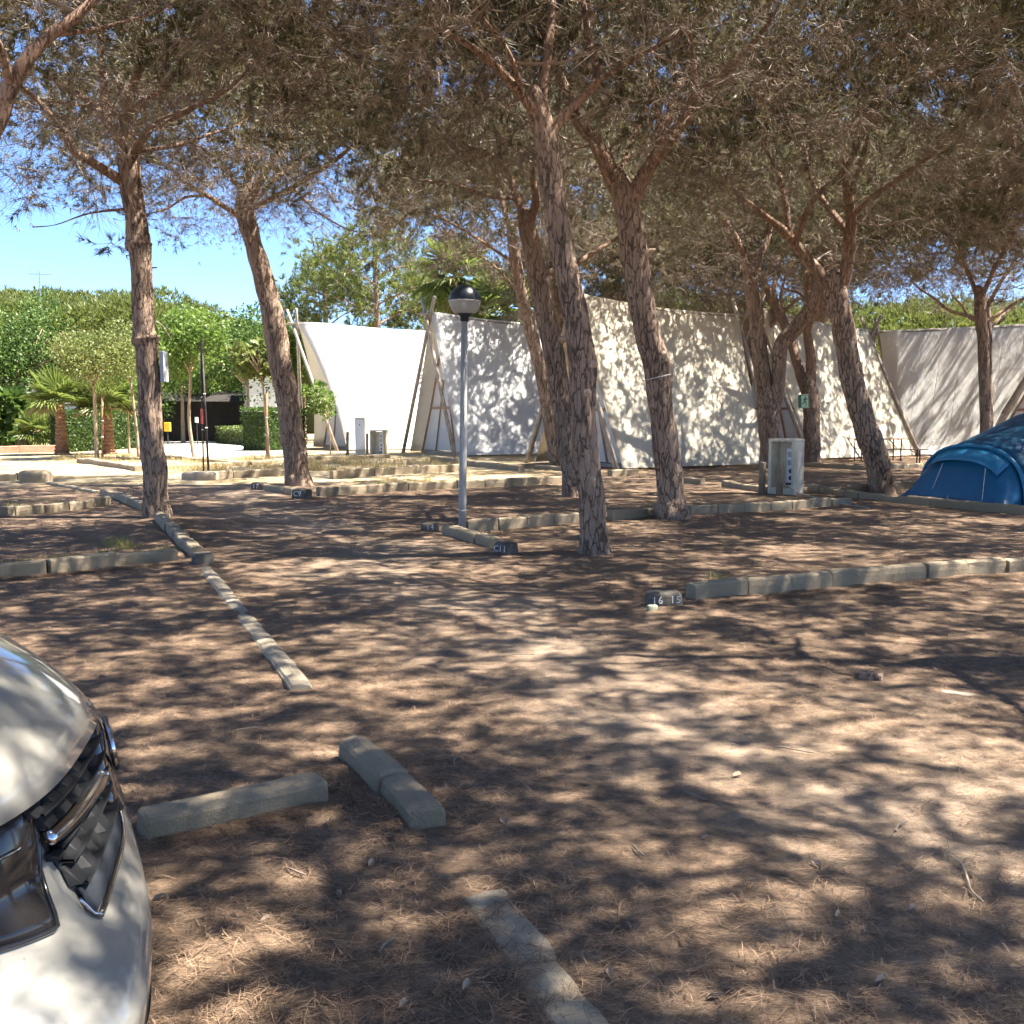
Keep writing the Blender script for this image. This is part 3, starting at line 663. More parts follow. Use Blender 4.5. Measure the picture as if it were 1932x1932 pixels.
TREES[7] = pine('umbrella_pine', 'double stemmed pine right behind the concrete socket pedestal', b, Y,
    [(1456, 885, 50), (1453, 830, 46), (1449, 780, 48), (1441, 720, 36), (1432, 650, 34), (1424, 580, 33), (1415, 525, 32)],
    [[[(1418, 540, 0), (1397, 470, -.2), (1372, 425, -.4), (1345, 390, -.6), (1310, 350, -.8)], 22, 9],
     [[(1415, 525, 0), (1435, 480, .2), (1452, 440, .5), (1460, 380, .8)], 20, 9],
     [[(1452, 800, 0), (1468, 730, -.1), (1472, 660, -.2), (1492, 630, -.3), (1530, 585, -.4), (1550, 540, -.5), (1560, 480, -.7)], 34, 41],
     [[(1492, 630, -.3), (1475, 590, 0), (1460, 550, .4), (1468, 500, .8)], 16, 10]],
    (b.x+.6, b.y-.4, 5.2, 5.4, 9.8), 17, clusters=420, twigs=7, tufts=3, per=9, nl=.22, nw=.021)
b = Vector((9.85, 33.6, 0)); Y = b.y
TREES[8] = pine('umbrella_pine', 'forked pine carrying the green exit sign', b, Y,
    [(1532, 872, 40), (1532, 820, 36), (1530, 760, 38), (1526, 735, 36)],
    [[[(1527, 760, 0), (1507, 695, .2), (1492, 645, .4), (1472, 595, .6), (1455, 560, .8), (1435, 520, 1)], 26, 16],
     [[(1528, 750, 0), (1531, 690, 0), (1524, 625, -.1), (1530, 580, -.2), (1522, 530, -.3)], 27, 18],
     [[(1526, 610, -.1), (1550, 580, -.4), (1568, 550, -.6), (1575, 500, -.8)], 17, 10],
     [[(1540, 590, -.3), (1510, 555, 0), (1480, 545, .2)], 10, 5]],
    (b.x+1.2, b.y+.6, 5.2, 5.7, 9.8), 18, reuse=(TREES[7], 2.1), clusters=340, twigs=7, tufts=3, per=9, nl=.22, nw=.021)
b = P(1665, 930); Y = b.y
TREES[9] = pine('umbrella_pine', 'sharply leaning crooked pine next to the blue camping tent', b, Y,
    [(1668, 932, 52), (1660, 895, 47), (1650, 850, 48), (1636, 815, 50), (1622, 770, 47), (1606, 710, 45), (1597, 650, 43), (1587, 600, 45), (1578, 560, 50)],
    [[[(1578, 575, 0), (1548, 520, .1), (1515, 480, .2), (1480, 437, .2), (1440, 405, .3), (1390, 365, .4)], 34, 10],
     [[(1580, 560, 0), (1598, 510, -.1), (1603, 450, -.2), (1606, 410, -.3), (1600, 370, -.4)], 32, 22],
     [[(1604, 410, -.3), (1650, 370, -.6), (1705, 330, -1), (1760, 290, -1.4)], 18, 8],
     [[(1600, 440, -.2), (1565, 395, .2), (1535, 350, .5), (1520, 290, .8)], 18, 8],
     [[(1490, 450, .2), (1482, 380, .4), (1466, 320, .6), (1440, 270, .8)], 17, 8],
     [[(1500, 462, .2), (1530, 385, -.2), (1600, 310, -.6), (1640, 225, -1)], 18, 8],
     [[(1600, 375, -.4), (1620, 320, -.7), (1640, 250, -1)], 16, 8]],
    (b.x+.3, b.y-.4, 5.2, 5.2, 10.6), 19, clusters=430, dead=220)
b = Vector((12.9, 28.0, 0)); Y = b.y
TREES[10] = pine('umbrella_pine', 'straight slim pine behind the blue camping tent', b, Y,
    [(1862, 890, 28), (1860, 800, 25), (1857, 730, 23), (1856, 660, 24), (1852, 610, 26), (1848, 560, 24)],
    [[[(1853, 605, 0), (1830, 597, -.1), (1790, 585, -.2), (1762, 562, -.4), (1735, 545, -.5)], 10, 5],
     [[(1855, 612, 0), (1900, 582, .1), (1945, 555, .3)], 11, 6],
     [[(1850, 580, 0), (1830, 520, .3), (1800, 460, .7)], 14, 7],
     [[(1848, 570, 0), (1880, 500, -.4), (1920, 430, -.8)], 14, 7]],
    (b.x+.3, b.y, 5.2, 5.2, 8.8), 20, reuse=(TREES[7], 4.0), clusters=340, twigs=7, tufts=3, per=9, nl=.22, nw=.021)
b = Vector((-5.6, 8.3, 0)); Y = 9
TREES[0] = pine('umbrella_pine', 'big pine with a thick scaly limb leaning out over the car pitch', b, Y,
    [(-5.6, 8.3, 0, .24), (-5.5, 8.35, 1.5, .22), (-5.25, 8.5, 2.8, .2), (-4.85, 8.8, 3.8, .19)],
    [[[(-75, 330, 0), (-8, 235, 0), (14, 175, 0), (45, 120, 0), (92, 68, .1), (150, 25, .2)], 46, 22],
     [[(20, 165, 0), (0, 90, -.3), (-40, 20, -.6)], 24, 12],
     [[(95, 65, .1), (180, 55, .4), (300, 20, .8)], 14, 6],
     [[(-75, 330, 0), (-180, 200, .6), (-260, 100, 1)], 26, 12]],
    (-4.3, 9.6, 4.3, 5.4, 8.4), 21, trunk_world=True)
# torn stubs and a tie on the two near pines
M['stub'] = simple('torn_wood', (.40, .28, .19), .85, var=.4, scale=30, bmp=.6)
def stub(tree, u, v, Y, d, r0, L):
    q = PD(u, v, Y); o_ = tree.location; a = Vector(d).normalized()
    MB().tube([q-o_-a*r0*1.2, q-o_, q-o_+a*L*.6+Vector((0, 0, .01)), q-o_+a*L], [r0*1.35, r0, r0*.75, r0*.35], 9, True, .35).go('branch_stub', M['stub'], tree, smooth=True)
ty = TREES[4].location.y; stub(TREES[4], 1247, 672, ty-.12, (.6, -.6, .1), .075, .10); stub(TREES[4], 1218, 480, ty-.1, (.8, -.3, .4), .05, .16)
ty = TREES[3].location.y; stub(TREES[3], 1113, 690, ty-.08, (.9, -.3, .2), .06, .09); stub(TREES[3], 1106, 742, ty-.12, (.5, -.8, .1), .05, .05)
ty = TREES[5].location.y; stub(TREES[5], 1062, 640, ty-.1, (.9, -.2, .3), .07, .18)
q_ = PD(1240, 712, TREES[4].location.y)-TREES[4].location
MB().tube([q_+Vector((math.cos(a)*.215, math.sin(a)*.215, math.cos(a)*.05)) for a in np.linspace(2.6, 6.6, 16)], .006, 6).go('tie', M['white_paint'], TREES[4], smooth=True)
# pines of the same grove standing around the camera and to the right of the pitches
def grove(src, loc, rz, label, s=1):
    c = copy_tree(TREES[src]); c.location = loc; c.rotation_euler = (0, 0, rz); c.scale = (s, s, s); c['label'] = label; return c
GROVE = [(0, (5.9, 6.7), 2.6, 'pine shading the bare track across from the parked car', 1),
 (9, (10.2, 10.2), 3.5, 'pine on the pitch with the long mottled kerb', 1),
 (4, (10.9, 17.0), 3.4, 'pine overhanging the blue camping tent from the far side', 1),
 (9, (15.4, 20.5), 4.1, 'pine behind the tail of the blue camping tent', 1),
 (0, (3.6, -.9), 1.3, 'pine behind the parked car shading its bonnet', 1),
 (2, (15.5, 26.0), .7, 'pine in the row behind the blue camping tent', 1),
 (7, (4.2, 41.8), 2.2, 'pine hidden behind the dappled cream tent, throwing shade on the bluish tent', 1.0),
 (10, (9.0, 43.5), 1.2, 'pine between the backs of the two cream tents', 1.05),
 (9, (7.8, 38.4), 3.0, 'pine added for shade between the back of the dappled tent and the far cream tent', 1.0),  # hidden pine copies added to deepen the shade on the tent walls
 (6, (2.3, 39.9), 1.0, 'slender pine added for shade in front of the far end of the bluish tent', 1.2),
 (10, (17.3, 37.4), .4, 'pine added for shade directly behind the straight slim one', 1.15),
 (7, (14.0, 47.0), 5.0, 'big pine behind the far cream tent', 1.5)]
for s_, l_, rz_, lab, sc in GROVE: grove(s_, (*l_, 0), rz_, lab, sc)
# ------------------------------------------------------------------ A-frame canvas tents
def atent(label, gr, yaw, W=5.0, L=5.6, H0=5.4, H1=5.2, over=.3, tail=.6, cm='canvas_white', gable=True, seed=0, recess=.55, poles=(1, 1), curve=0.0, doorlean=True):
    d = Vector((math.cos(yaw), math.sin(yaw), 0)); bk = Vector((-d.y, d.x, 0)); mid = Vector((gr.x, gr.y, 0)) + bk*(W/2)
    root = empty('canvas_tent', (mid.x, mid.y, 0), label, 'tent', 'tall A-frame canvas tents', yaw)
    H = lambda x: H0 + (H1-H0)*max(0, min(1, x/L)) - .10*math.sin(math.pi*max(0, min(1, x/L)))
    nx_, nh = 14, 12
    for side in (-1, 1):
        V = []; F = []
        for th in (0, 1):
            for j in range(nh+1):
                h = j/nh
                x0 = -over*h**1.3 - curve*h**2.2; x1 = L + tail*h
                for i in range(nx_+1):
                    x = x0 + (x1-x0)*i/nx_
                    y = side*W/2*((1-h)**1.04) + side*(.012 if th == 0 else -.012)
                    y -= side*.10*math.sin(math.pi*h)*(.5+.5*math.sin(math.pi*i/nx_))
                    y += .02*mnoise.noise((x*1.1+seed, h*3, side))
                    V.append((x, y, .06 + (H(x)-.06)*h))
        n1 = (nx_+1)*(nh+1)
        for j in range(nh):
            for i in range(nx_):
                a = j*(nx_+1)+i; q = (a, a+1, a+nx_+2, a+nx_+1)
                F.append(q if side < 0 else q[::-1]); q2 = tuple(k+n1 for k in q); F.append(q2[::-1] if side < 0 else q2)
        for j in range(nh):
            for i0 in (0, nx_):
                a = j*(nx_+1)+i0; b2 = a+nx_+1; F.append((a, b2, b2+n1, a+n1))
        for i in range(nx_): F.append((i, i+1, i+1+n1, i+n1))
        mk('canvas_roof', V, F, M[cm], root, smooth=True)
    def hw(z, x): return max(.02, W/2*(1-z/H(x))**1.04 - .11*math.sin(math.pi*z/H(x)) - .06)
    # gable wall of panels and rails
    def panel(name, poly, x, th=.03, m='canvas_gable'):
        n = len(poly); V = [(x-th/2, y, z) for y, z in poly] + [(x+th/2, y, z) for y, z in poly]
        mk(name, V, [tuple(range(n)), tuple(range(2*n-1, n-1, -1))] + [(i, i+n, (i+1) % n+n, (i+1) % n) for i in range(n)], M[m], root)
    zs = [.12, H0*.33, H0*.52, H0*.97]
    x = recess
    for k in range(3):
        z0, z1 = zs[k]+.03, zs[k+1]-.03; m_ = (z0+z1)/2
        panel('gable_panel', [(-hw(z0, x), z0), (hw(z0, x), z0), (hw(m_, x), m_), (hw(z1, x), z1), (-hw(z1, x), z1), (-hw(m_, x), m_)], x)
    for z in zs[1:3]:
        MB().box((x-.03, 0, z), (.07, 2*hw(z, x), .09)).go('gable_rail', M['railwood'], root)
    for s in (-1, 1):
        MB().tube([(x-.04, s*(hw(z, x)-.03), z) for z in np.linspace(.1, H0*.93, 9)], .045, 6).go('gable_edge', M['railwood'], root)
        MB().tube([(x-.05, s*W*.19, .1), (x-.05, s*W*.03, zs[2])], .035, 6).go('door_jamb', M['railwood'], root)
    MB().box((x-.02, 0, .06), (.14, W*.96, .12)).go('sill', M['wood'], root)
    # poles crossing at both ends, ridge beam
    ends = []
    if poles[0]: ends.append((-over-.12-curve, H0, -1))
    if poles[1]: ends.append((L+tail+.12, H1, 1))
    for ex, hz, sg in ends:
        for s in (-1, 1):
            foot = Vector((ex*.15 - .25 if sg < 0 else L+tail*.4, s*(W/2+.12), -.05)); top = Vector((ex+s*.09, -s*.06, hz-.12)); dirv = (top-foot).normalized()
            MB().tube([foot, foot.lerp(top, .5)+Vector((0, 0, .0)), top, top+dirv*.75], [.085, .078, .07, .062], 8, True, .15).go('pole', M['wood'], root, smooth=True)
    MB().tube([(-over-curve-.45, 0, H0-.10), (L*.25, 0, H(L*.25)-.11), (L/2, 0, H(L/2)-.11), (L*.75, 0, H(L*.75)-.11), (L+tail+.35, 0, H1-.10)], .06, 8).go('ridge_beam', M['wood'], root, smooth=True)
    return root
YAW = R(28)
atent('brilliant sunlit white tent with a curved open edge and a leafy sapling at its corner', P(655, 851), YAW, H0=5.75, H1=5.65, over=.5, curve=.9, L=6.6, cm='canvas_white', seed=1, poles=(1, 0))
atent('white tent with bluish shaded wall and lamp post before it', P(869, 862), YAW, H0=5.65, H1=5.4, over=.1, L=6.0, cm='canvas_white', seed=2, poles=(1, 0))
atent('cream tent whose long wall is covered in branch shadows behind the scarred pine', Vector((3.2, 29.5, 0)), R(29), H0=5.3, H1=4.95, over=.1, tail=.9, L=5.5, cm='canvas_cream', seed=3)
atent('cream dappled tent behind the exit sign pine', Vector((10.6, 36.0, 0)), R(34), H0=5.5, H1=5.0, over=.3, L=5.9, tail=.2, cm='canvas_cream', seed=4)
atent('pale grey tent wall streaked by slanting light behind the picnic bench', P(1730, 858)+Vector((-1.35, -.2, 0)), R(-33), H0=5.1, H1=5.35, over=1.0, L=9, tail=.3, cm='canvas_lightened', seed=5, W=5.2)
atent('tent with brown fly and leaning pole behind the blue tent', Vector((20.1, 32.2, 0)), R(66), H0=5.3, H1=5.0, over=.5, L=5.5, cm='canvas_brown', seed=6, W=4.9)

# ------------------------------------------------------------------ lamp post
b = P(872, 1003); lp = empty('lamp_post', (b.x, b.y, 0), 'grey lamp post with a half dark globe head leaning slightly', 'street lamp'); lp.rotation_euler = (0, R(.9), 0)
hp = PD(880, 598, b.y).z
MB().lathe([(.001, -.1), (.052, -.1), (.052, .4), (.050, 1.4), (.048, 1.402), (.043, hp-.02), (.001, hp-.02)], 20).go('pole', M['lamp_metal'], lp, smooth=True)
MB().lathe([(.001, .25), (.03, .25), (.056, .28), (.056, .30), (.001, .31)], 20).go('pole_collar', M['lamp_metal'], lp, smooth=True)
gr_ = .212; gc = hp + .21
collar = MB().lathe([(.001, hp-.06), (.056, hp-.06), (.062, hp-.0), (.125, hp+.055), (.128, hp+.068), (.001, hp+.07)], 24).go('globe_collar', M['lamp_dark'], lp, smooth=True)
def globemat():
    m, t, bb = mat('clear_acrylic'); bb.inputs['Base Color'].default_value = (.60, .56, .50, 1); bb.inputs['Roughness'].default_value = .35
    tr = t.nodes.new('ShaderNodeBsdfTransparent'); tr.inputs[0].default_value = (.85, .82, .76, 1); mx = t.nodes.new('ShaderNodeMixShader'); mx.inputs[0].default_value = .52
    t.links.new(bb.outputs[0], mx.inputs[1]); t.links.new(tr.outputs[0], mx.inputs[2]); t.links.new(mx.outputs[0], t.nodes['Material Output'].inputs[0]); return m
prof = [(gr_*math.sin(a), gc - gr_*math.cos(a)) for a in np.linspace(R(38), R(92), 12)]
MB().lathe(prof, 32).go('globe_bowl', globemat(), lp, smooth=True)
prof = [(gr_*1.015*math.sin(a), gc - gr_*1.015*math.cos(a)) for a in np.linspace(R(93), R(180), 14)]
MB().lathe([(gr_*.98, gc+.0), (gr_*1.03, gc+.002)] + prof, 32).go('globe_dome', M['lamp_dark'], lp, smooth=True)
MB().lathe([(gr_*1.0, gc-.014), (gr_*1.035, gc-.012), (gr_*1.035, gc+.006), (gr_*1.0, gc+.008)], 32).go('globe_rim', simple('rim_plastic', (.42, .36, .30), .4), lp, smooth=True)
MB().lathe([(.001, hp+.05), (.022, hp+.05), (.026, hp+.16), (.034, hp+.19), (.034, hp+.24), (.02, hp+.26), (.001, hp+.265)], 14).go('bulb', M['white_panel'], lp, smooth=True)

# ------------------------------------------------------------------ service pedestals
def pedestal(c, rz, label, wd=.74, dp=.30, h=1.06, dressed=True):
    root = empty('service_pedestal', (c.x, c.y, 0), label, 'service pedestal', None, rz); t = .07
    # local -x is the open front, y runs across
    mb = MB(); mb.box((0, -wd/2+t/2, h/2-.03), (dp, t, h+.06)); mb.go('side_wall', M['concrete_box'], root, bevel=.008)
    MB().box((0, wd/2-t/2, h/2-.03), (dp, t, h+.06)).go('side_wall', M['concrete_box'], root, bevel=.008)
    MB().box((0.004, 0, h+.028), (dp+.012, wd+.004, .055)).go('top_slab', M['concrete_box'], root, bevel=.008)
    MB().box((0.002, 0, .05), (dp-.006, wd-2*t-.004, .18)).go('plinth', M['concrete_box'], root, bevel=.005)
    MB().box((dp/2-.03, 0, h/2+.04), (.04, wd-2*t-.004, h-.12)).go('back_wall', M['concrete_box'], root)
    y0 = -wd/2+t+.13
    bd = MB().box((dp/2-.10, y0, .55), (.06, .24, .74)).go('socket_board', M['white_panel'], root, bevel=.006)
    for z in (.80, .64):
        w_ = MB().box((dp/2-.142, y0, z), (.03, .17, .11)).go('meter_window', M['grey_panel'], bd, bevel=.006)
    for z in (.47, .33):
        MB().lathe([(.001, 0), (.05, 0), (.05, .03), (.04, .05), (.001, .055)], 16).go('socket', M['blue_plastic'], bd).matrix_local = Matrix.Translation((dp/2-.13, y0, z)) @ Matrix.Rotation(R(-90), 4, 'Y')
    MB().box((dp/2-.15, y0, .21), (.05, .2, .05)).go('cable_tray', M['dark'], bd)
    return root
c = P(1481, 934); pedestal(c+Vector((.06, .2, 0)), R(43), 'concrete service pedestal with blue sockets and meters between two round posts', wd=.60, dp=.36)
def post(u, v, ht, label, rad=.07, m='postwood', Y=None):
    c = P(u, v); root = MB().tube([(0, 0, -.1), (0, 0, ht*.5), (.01, 0, ht-.01), (.01, 0, ht)], [rad, rad*.98, rad*.97, rad*.9], 14, True, .03).go('wooden_post', M[m], None, smooth=True, label=label, cat='post', group='round wooden guard posts'); root.location = c; return root
post(1437, 934, pxm(62, 20.5), 'round wooden post standing left beside the concrete socket pedestal')
post(1470, 936, pxm(60, 20.5), 'round wooden post in front of the open socket pedestal')
cab = [P(1487, 915, .33), P(1500, 925, .12), P(1512, 932, .03), P(1545, 940, .03), P(1580, 949, .04), P(1640, 958, .03)]
MB().tube(smoothpath(cab, 5), .010, 6).go('power_cable', M['grey_panel'], smooth=True, label='thin grey power cable running from the socket pedestal to the litter', cat='cable')
c = P(704, 864); pedestal(c+Vector((.2, .2, 0)), R(62), 'smaller white service pedestal with sockets before the bright tent', wd=.62, dp=.34, h=.98)
c = P(680, 863); t_ = empty('meter_cabinet', (c.x, c.y, 0), 'tall narrow white meter cabinet before the bright tent', 'cabinet', None, R(10))
MB().box((0, 0, .74), (.37, .3, 1.5)).go('cabinet_body', M['concrete_box'], t_, bevel=.01); MB().box((0, -.158, .85), (.3, .012, 1.1)).go('cabinet_door', M['white_panel'], t_, bevel=.004); MB().box((-.02, -.17, 1.22), (.03, .02, .06)).go('lock', M['dark'], t_)
post(656, 863, .95, 'round wooden post left of the narrow meter cabinet', .055); post(693, 865, .92, 'round wooden post between meter cabinet and small white pedestal', .055)

# ------------------------------------------------------------------ exit sign on the pine
ps = PD(1516, 757, 33.25); sg = empty('exit_sign', ps, 'green running man emergency exit sign nailed to the forked pine', 'sign', None, R(4)); sg.rotation_euler = (0, R(-3), R(4))
GRN = simple('sign_green', (.012, .13, .06), .5, var=.1); PALE = simple('sign_pale', (.50, .62, .42), .5, var=.06)
MB().box((0, 0, 0), (.37, .02, .45)).go('sign_plate', PALE, sg, bevel=.006)
MB().box((-.125, -.013, 0), (.10, .006, .41)).go('green_panel', GRN, sg)
for cc, dd in (((.025, -.0135, .195), (.19, .006, .02)), ((.165, -.0135, 0), (.016, .006, .41)), ((.04, -.0135, -.197), (.22, .006, .012))): MB().box(cc, dd).go('door_frame', GRN, sg)
man = MB(); man.lathe([(.001, -.003), (.024, -.003), (.024, .003), (.001, .003)], 14)
man.V = [Vector((.06+v.x, -.015+v.z, .125+v.y)) for v in man.V]
for a_, b_, w_ in (((.055, .10), (.04, .0), .022), ((.055, .085), (.10, .05), .012), ((.10, .05), (.135, .075), .011), ((.05, .085), (.0, .065), .012), ((.0, .065), (-.02, .02), .011), ((.04, .0), (.075, -.06), .015), ((.075, -.06), (.085, -.14), .013), ((.04, .0), (-.0, -.06), .015), ((-.0, -.06), (-.055, -.085), .013)):
    man.tube([(a_[0], -.016, a_[1]), (b_[0], -.016, b_[1])], w_, 8)
man.go('running_figure', GRN, sg)
pb = PD(309, 692, P(300, 975).y); MB().box((0, 0, 0), (.06, .22, .47)).go('tree_box', simple('grey_enamel', (.36, .37, .38), .5), None, bevel=.008, label='narrow grey metal box strapped to the side of the collared pine', cat='box').location = (pb.x+.005, pb.y, pb.z)
# loose hook on the collared pine
ph = PD(290, 505, P(300, 975).y); MB().tube([(-.04, 0, 0), (.045, 0, -.0), (.05, 0, .006)], [.012, .012, .008], 6).go('wall_hook', M['dark'], label='small dark bracket sticking out of the collared pine', cat='bracket').location = ph

# ------------------------------------------------------------------ folding beer table and bench
M['benchwood'] = simple('bench_wood', (.13, .07, .045), .6)
def beer(name, label, c, rz, L, W, h, cat):
    root = empty(name, (c.x, c.y, 0), label, cat, None, rz); MB().box((0, 0, h-.015), (L, W, .03)).go('top', M['benchwood'], root, bevel=.004)
    for sx in (-1, 1):
        x = sx*(L/2-.28)
        for sy in (-1, 1): MB().tube([(x, sy*(W/2-.04), -.03), (x, sy*(W/2-.04), h-.03)], .024, 6).go('leg', M['dark'], root)
        MB().tube([(x, -(W/2-.04), h*.55), (x, W/2-.04, h*.55)], .012, 6).go('crossbar', M['dark'], root)
        for sy in (-1, 1): MB().tube([(x-sx*.0, 0, h*.55), (x-sx*.3, sy*.03, h-.03)], .010, 6).go('brace', M['dark'], root)
    return root
c = P(1670, 871); beer('beer_table', 'brown folding beer table before the pale streaked tent', c+Vector((0, .75, 0)), R(8), 2.0, .6, .77, 'table')
c = P(1690, 874); beer('beer_bench', 'low brown folding bench in front of the beer table', c+Vector((.0, -.05, 0)), R(8), 2.1, .26, .47, 'bench')

# ------------------------------------------------------------------ blue camping tent
def bluemat(name, col):
    m, t, b = mat(name); vec = coords(t); n = noise_(t, vec, 2.5, 4); t.links.new(ramp(t, n, [(.3, tuple(k*.85 for k in col)), (.7, col)]), b.inputs['Base Color'])
    b.inputs['Roughness'].default_value = .42; b.inputs['Specular IOR Level'].default_value = .5
    w_ = N(t, 'TexWave', Scale=1.6, Distortion=5, Detail=3); t.links.new(vec, w_.inputs['Vector']); bump(t, b, mth(t, 'ADD', n, mth(t, 'MULTIPLY', w_.outputs['Fac'], .35)), .35, .04)
    tr = t.nodes.new('ShaderNodeBsdfTranslucent'); tr.inputs[0].default_value = (*col, 1); mx = t.nodes.new('ShaderNodeMixShader'); mx.inputs[0].default_value = .15
    t.links.new(b.outputs[0], mx.inputs[1]); t.links.new(tr.outputs[0], mx.inputs[2]); t.links.new(mx.outputs[0], t.nodes['Material Output'].inputs[0]); return m
BL = bluemat('blue_nylon', (.014, .135, .27)); BL2 = bluemat('dark_blue_nylon', (.010, .085, .165)); BL3 = bluemat('light_blue_trim', (.025, .22, .40))
A, B_ = P(1690, 939), P(1898, 960); cb = (A+B_)/2; ax = (A-B_).normalized(); fd = Vector((-ax.y, ax.x, 0)); fd = fd if fd.x > 0 else -fd
bt = empty('camping_tent', (cb.x, cb.y, 0), 'blue tunnel camping tent with a hooded porch and pale guy lines', 'tent', None, math.atan2(fd.y, fd.x))
HWD = (A-B_).length/2   # local x = along the tunnel, y = across (left = away)
def hoop(x, hw_, h, n=20, ex=.8):
    out = []
    for k in range(n+1):
        a = math.pi*k/n; c_ = math.cos(a); s_ = math.sin(a); out.append(Vector((x, hw_*math.copysign(abs(c_)**ex, c_), .02+h*abs(s_)**ex)))
    return out
def skin(name, hoops, m, parent, th=.006):
    V = [v for h in hoops for v in h]; n = len(hoops[0]); F = [(i*n+k, i*n+k+1, (i+1)*n+k+1, (i+1)*n+k) for i in range(len(hoops)-1) for k in range(n-1)]
    o = mk(name, V, F, m, parent, smooth=True); s = o.modifiers.new('thickness', 'SOLIDIFY'); s.thickness = th; s.offset = 1; return o
hs = []
for x, hw_, h in ((.55, HWD*.93, 1.0), (.9, HWD*.96, 1.13), (1.6, HWD*1.05, 1.36), (2.3, HWD*1.15, 1.62), (2.9, HWD*1.22, 1.76), (3.8, HWD*1.2, 1.72), (4.7, HWD*1.15, 1.60), (5.2, HWD*1.05, 1.2), (5.7, HWD*.9, .35), (5.85, HWD*.8, .04)): hs.append(hoop(x, hw_, h))
skin('body', hs, BL2, bt)
front = [hoop(.0 + .55*f**1.0, HWD*(1-.05*f), .01+.96*f**.9 if f > 0 else .012, ex=.8) for f in np.linspace(0, .96, 8)]
# front door panel: ruled surface from ground line to the first hoop
V = []; n = 21; rows = 9
h1 = hoop(.52, HWD*.92, .97)
for j in range(rows):
    f = j/(rows-1)
    for k in range(n):
        g = Vector((-.02, HWD*(1-2*k/(n-1)), .03)); p_ = g.lerp(h1[k], f); p_.x -= .07*math.sin(math.pi*f); V.append(p_)
o = mk('front_panel', V, [(j*n+k, j*n+k+1, (j+1)*n+k+1, (j+1)*n+k) for j in range(rows-1) for k in range(n-1)], BL, bt, smooth=True); s = o.modifiers.new('t', 'SOLIDIFY'); s.thickness = .006
hh = hoop(.53, HWD*.945, 1.015); MB().tube([v for v in hh], .035, 8).go('porch_hoop', BL3, bt, smooth=True)
vis = [[v+Vector((.0, 0, .02)) for v in hoop(.55, HWD*.93, 1.0)[6:16]], [Vector((.36, v.y*.98, v.z-.13)) for v in hoop(.55, HWD*.93, 1.0)[6:16]], [Vector((.22, v.y*.96, v.z-.24)) for v in hoop(.55, HWD*.93, 1.0)[6:16]]]
skin('porch_visor', vis, BL3, bt)
for y_ in (HWD*.28, -HWD*.48):
    MB().tube([(.22, y_, .70 if y_ > 0 else .66), (-.0, y_*1.25, .04)], .007, 5).go('guy_line', M['white_paint'], bt)
MB().add([(.30, .02, .825), (.30, -.10, .825), (.36, -.06, .885), (.37, .0, .88), (.292, .02, .82), (.292, -.10, .82), (.352, -.06, .88), (.362, .0, .875)], [(0, 1, 2, 3), (7, 6, 5, 4)]).go('logo_patch', M['white_paint'], bt)
MB().tube([(-.03, HWD, .02), (-.035, 0, .02), (-.03, -HWD, .02)], .012, 6).go('hem_cord', M['red'], bt)
MB().tube(smoothpath([(-.04, -HWD*.05, .02), (-.05, -HWD*.04, .10), (-.03, -HWD*.02, .13)], 4), .006, 5).go('hem_loop', M['white_paint'], bt)

# ------------------------------------------------------------------ ground clutter
tw = smoothpath([P(1792, 1622), P(1815, 1640), P(1825, 1668), P(1833, 1690), P(1855, 1712)], 4)
MB().tube([v+Vector((0, 0, .018)) for v in tw], lerpl([.003, .0045, .003], len(tw)), 6).go('fallen_twig', simple('pale_twig', (.44, .33, .2), .7), label='long pale bent twig lying on the litter', cat='twig')
def leafbit(u, v, s, rz, label, cat='leaf', m='deadleaf'):
    p = P(u, v); V = [(-s, 0, .004), (-s*.3, s*.35, .015), (s*.6, s*.28, .02), (s, 0, .008), (s*.5, -s*.3, .012), (-s*.4, -s*.32, .006), (0, 0, .002)]
    o = mk('dry_leaf', V + [Vector(q)-Vector((0, 0, .002)) for q in V], [(i, (i+1) % 6, 6) for i in range(6)] + [((i+1) % 6+7, i+7, 13) for i in range(6)], M[m], label=label, cat=cat, group='curled dry leaves on the litter')
    o.location = (p.x, p.y, gz(p.x, p.y)+.006); o.rotation_euler = (.1, .15, rz)
rl = random.Random(4)
for k_, (u, v, L_, rz) in enumerate(((1090, 1395, .16, .6), (1310, 1505, .12, 2.2), (470, 1380, .14, .4), (730, 1795, .10, 1.2), (1500, 1420, .18, 2.6), (980, 1240, .2, .2), (1205, 1620, .1, 1.9), (1700, 1560, .13, .9), (560, 1660, .09, 2.5), (860, 1440, .12, 1.5))):
    q = P(u, v); sk = MB().tube(smoothpath([(-L_/2, 0, .012), (-L_*.1, L_*.06, .016), (L_/2, -L_*.02, .012)], 3), [.0035]*7, 6).go('dry_stick', M['twig'], label='short dry stick lying on the needle litter', cat='stick', group='short sticks on the litter'); sk.location = (q.x, q.y, gz(q.x, q.y)); sk.rotation_euler = (0, 0, rz)
for u, v in ((1720, 1722), (1580, 1738), (1450, 1580), (620, 1562), (700, 1640), (1010, 1690), (500, 1750), (425, 1780), (1150, 1850), (880, 1875), (1330, 1590), (1540, 1640), (1390, 1465), (300, 1700), (760, 1905), (1660, 1865), (950, 1560), (1185, 1760), (1350, 1895), (640, 1700)):
    leafbit(u, v, rl.uniform(.014, .03), rl.uniform(0, 6), 'small curled dry leaf lying on the brown needle litter')
